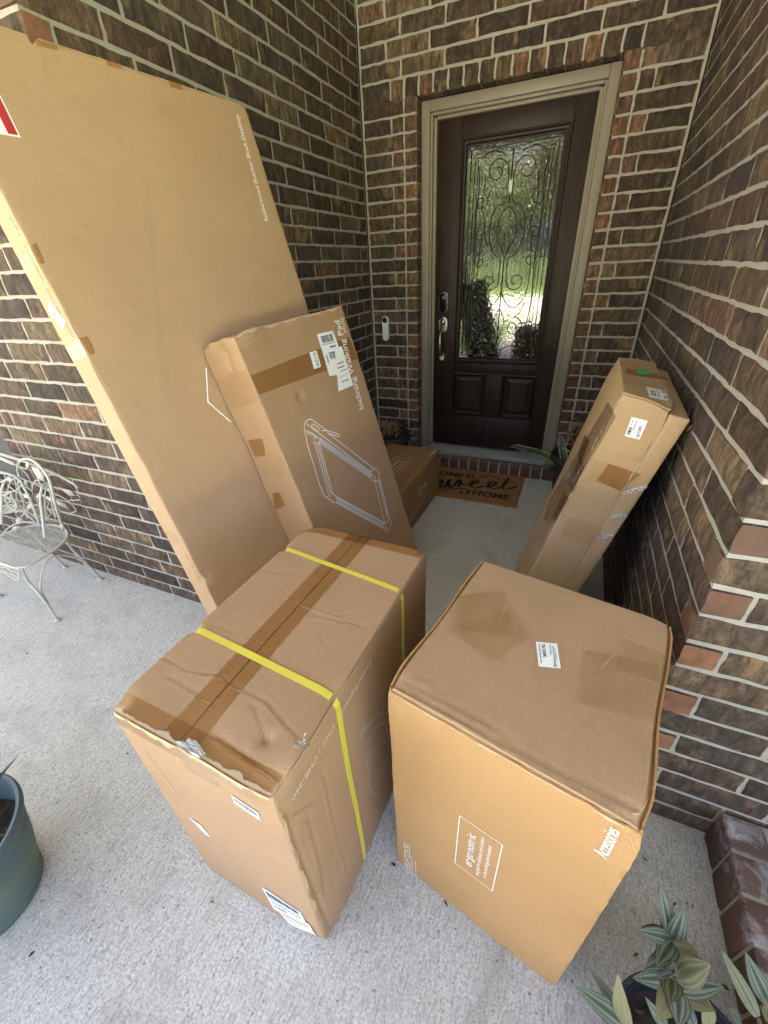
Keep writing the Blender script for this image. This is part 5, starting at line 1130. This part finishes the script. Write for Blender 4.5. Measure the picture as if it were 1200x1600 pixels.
# ================================================================== YARD (seen in the door glass)
def mat_foliage(name, a, b):
    t = NT(name); n = t.noise(t.co('Object'), 1.4, 3); oi = t.noise(t.co('Object'), 14, 2); c = t.mix(n, a, b); c = t.mix(t.ramp(oi, (.35, .5), (.6, 0)), c, tuple(x*.4 for x in a))
    t.set(t.b.inputs['Base Color'], c); t.b.inputs['Roughness'].default_value = .55; return t.m
M['fol'] = [mat_foliage('foliage_a', (.055, .090, .022), (.10, .14, .035)), mat_foliage('foliage_b', (.040, .070, .025), (.085, .115, .04)), mat_foliage('foliage_c', (.09, .105, .035), (.14, .15, .06))]
M['bark'] = plain('bark', (.10, .075, .055), .9)
def leafcloud(rr, blobs, n, size):
    mb = MB(); tot = sum(b[3]**2 for b in blobs)
    for c in blobs:
        m_ = int(n*c[3]**2/tot)
        for i in range(m_):
            d = Vector((rr.gauss(0, 1), rr.gauss(0, 1), rr.gauss(0, 1))).normalized()*c[3]*rr.uniform(.55, 1.05); d.z *= .85; p = Vector(c[:3])+d
            a = Vector((rr.uniform(-1, 1), rr.uniform(-1, 1), rr.uniform(-1, 1))).normalized(); b = a.orthogonal().normalized(); b.rotate(Matrix.Rotation(rr.uniform(0, 6.28), 3, a)); s_ = size*rr.uniform(.6, 1.4); c2 = a.cross(b)
            mb.add([p-b*s_, p+c2*s_*.5, p+b*s_, p-c2*s_*.5], [(0, 1, 2, 3)])
    return mb
def tree(loc, h, r, seed, label, mi):
    rr = random.Random(seed); t = tag(empty('shade_tree', loc), label, 'tree', 'trees across the street')
    mb = MB().tube(spline([(0, 0, 0), (.1, .05, h*.25), (0, .1, h*.5), (.1, 0, h*.75)], 4), [.28*(1-i/14) for i in range(13)], 10); blobs = []
    for i in range(11):
        a = rr.uniform(0, 6.28); q = r*.75*rr.random()**.5; z = h*rr.uniform(.38, .9); blobs.append((q*math.cos(a), q*math.sin(a), z, r*rr.uniform(.35, .6))); mb.tube([(0, 0, h*.35), (q*.5*math.cos(a), q*.5*math.sin(a), z*.8), (q*math.cos(a), q*math.sin(a), z)], [.10, .06, .02], 6)
    mb.build('trunk', M['bark'], t, True); leafcloud(rr, blobs, 6500, .24).build('crown', M['fol'][mi], t)
TR = [(-16, -34, 13, 5.6), (-9, -38, 12.5, 5.4), (-3.8, -37, 12, 4.8), (2.2, -44, 14, 5.6), (8, -36, 11, 4.8), (-24, -42, 14, 6), (16, -42, 13, 5.6)]
LB = ['broad shade tree far left in the door reflection', 'tree left of centre in the door reflection', 'round tree in the middle of the door reflection', 'tall tree behind the round one in the door reflection', 'smaller tree at the right of the door reflection', 'tallest tree farthest left across the street', 'tree farthest right across the street']
for i, (x, y, h, r_) in enumerate(TR): tree((x, y, -.16), h, r_, 40+i, LB[i], i % 3)
rr = random.Random(77)
for i, (x0, x1, y, h, lab) in enumerate(((-9, 6, -27, 2.3, 'long clipped hedge across the street'), (-2.6, -.75, -7.3, .62, 'low hedge left of the front walk'), (1.05, 3.4, -7.0, .7, 'low hedge right of the front walk'))):
    hg = tag(empty('hedge', ((x0+x1)/2, y, -.16)), lab, 'hedge'); L = (x1-x0)/2; bl = [(-L+2*L*(j+.5)/(14 if i == 0 else 6), rr.uniform(-.1, .1), h*.5, h*.55) for j in range(14 if i == 0 else 6)]
    leafcloud(rr, bl, 5000 if i == 0 else 2600, .11 if i == 0 else .035).build('foliage', M['fol'][1], hg); MB().tube([(-L*.9, 0, h*.3), (L*.9, 0, h*.3)], .03, 6).build('branch', M['bark'], hg)

# ================================================================== PAINTED CREASE HIGHLIGHTS AND EDGE WEAR ON THE CARTONS
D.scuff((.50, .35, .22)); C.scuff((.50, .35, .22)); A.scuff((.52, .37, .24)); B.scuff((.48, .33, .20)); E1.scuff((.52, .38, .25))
A.worn_edge('front', (.004, .7515), (.398, .7515), (0, -1), .030, (.50, .36, .20), off=.0024, seed=3); A.worn_edge('top', (.004, .0), (.398, .0), (0, 1), .010, (.50, .38, .26), off=.0030, seed=5)
A.worn_edge('right', (.0, .02), (.0, .74), (1, 0), .010, (.46, .32, .19), seed=7); A.worn_edge('right', (.01, .7515), (.69, .7515), (0, -1), .007, (.46, .33, .21), seed=8)
B.worn_edge('front', (.004, .770), (.43, .770), (0, -1), .007, (.50, .36, .22), seed=9); B.worn_edge('top', (.01, .001), (.425, .001), (0, 1), .006, (.34, .24, .15), off=.0022, seed=12)
C.worn_edge('front', (.0, .02), (.0, 1.28), (1, 0), .006, (.50, .36, .23), seed=13); C.worn_edge('front', (.01, 1.297), (.6, 1.297), (0, -1), .014, (.48, .34, .21), seed=14)
D.worn_edge('front', (.0, .05), (.0, 2.04), (1, 0), .005, (.52, .38, .24), seed=15, n=160); D.worn_edge('left', (.1074, .05), (.1074, 2.04), (-1, 0), .006, (.40, .26, .14), seed=16, n=160)
E1.worn_edge('front', (.0, .05), (.0, 1.1), (1, 0), .006, (.50, .37, .24), seed=17); E1.worn_edge('front', (.1335, .05), (.1335, 1.1), (-1, 0), .006, (.48, .35, .22), seed=18)

# ================================================================== LITTER ON THE FLOOR
rr = random.Random(21); mb = MB()
for i in range(95):
    if i < 45: x, y = rr.uniform(-1.9, 1.5), rr.uniform(-3.3, -.1)
    elif i < 65: x, y = rr.uniform(-1.9, -.5), YL-rr.expovariate(18)-.006
    elif i < 85: x, y = rr.uniform(1.36, 1.55), rr.uniform(-2.75, -2.24)
    else: x, y = rr.uniform(.82, 1.0), rr.uniform(-.5, -.03)
    a = rr.uniform(0, 6.28); L = rr.uniform(.003, .010); w = L*rr.uniform(.2, .5); d = Vector((math.cos(a), math.sin(a), 0))*L; h = Vector((-math.sin(a), math.cos(a), 0))*w; p = Vector((x, y, .0018))
    mb.add([p-d, p-h+Vector((0, 0, .0015)), p+d, p+h+Vector((0, 0, .001))], [(0, 1, 2, 3)])
tag(mb.build('floor_litter', plain('leaf_bits', (.045, .032, .02), .9)), 'tiny dark leaf bits scattered over the porch floor', 'litter', kind='stuff')
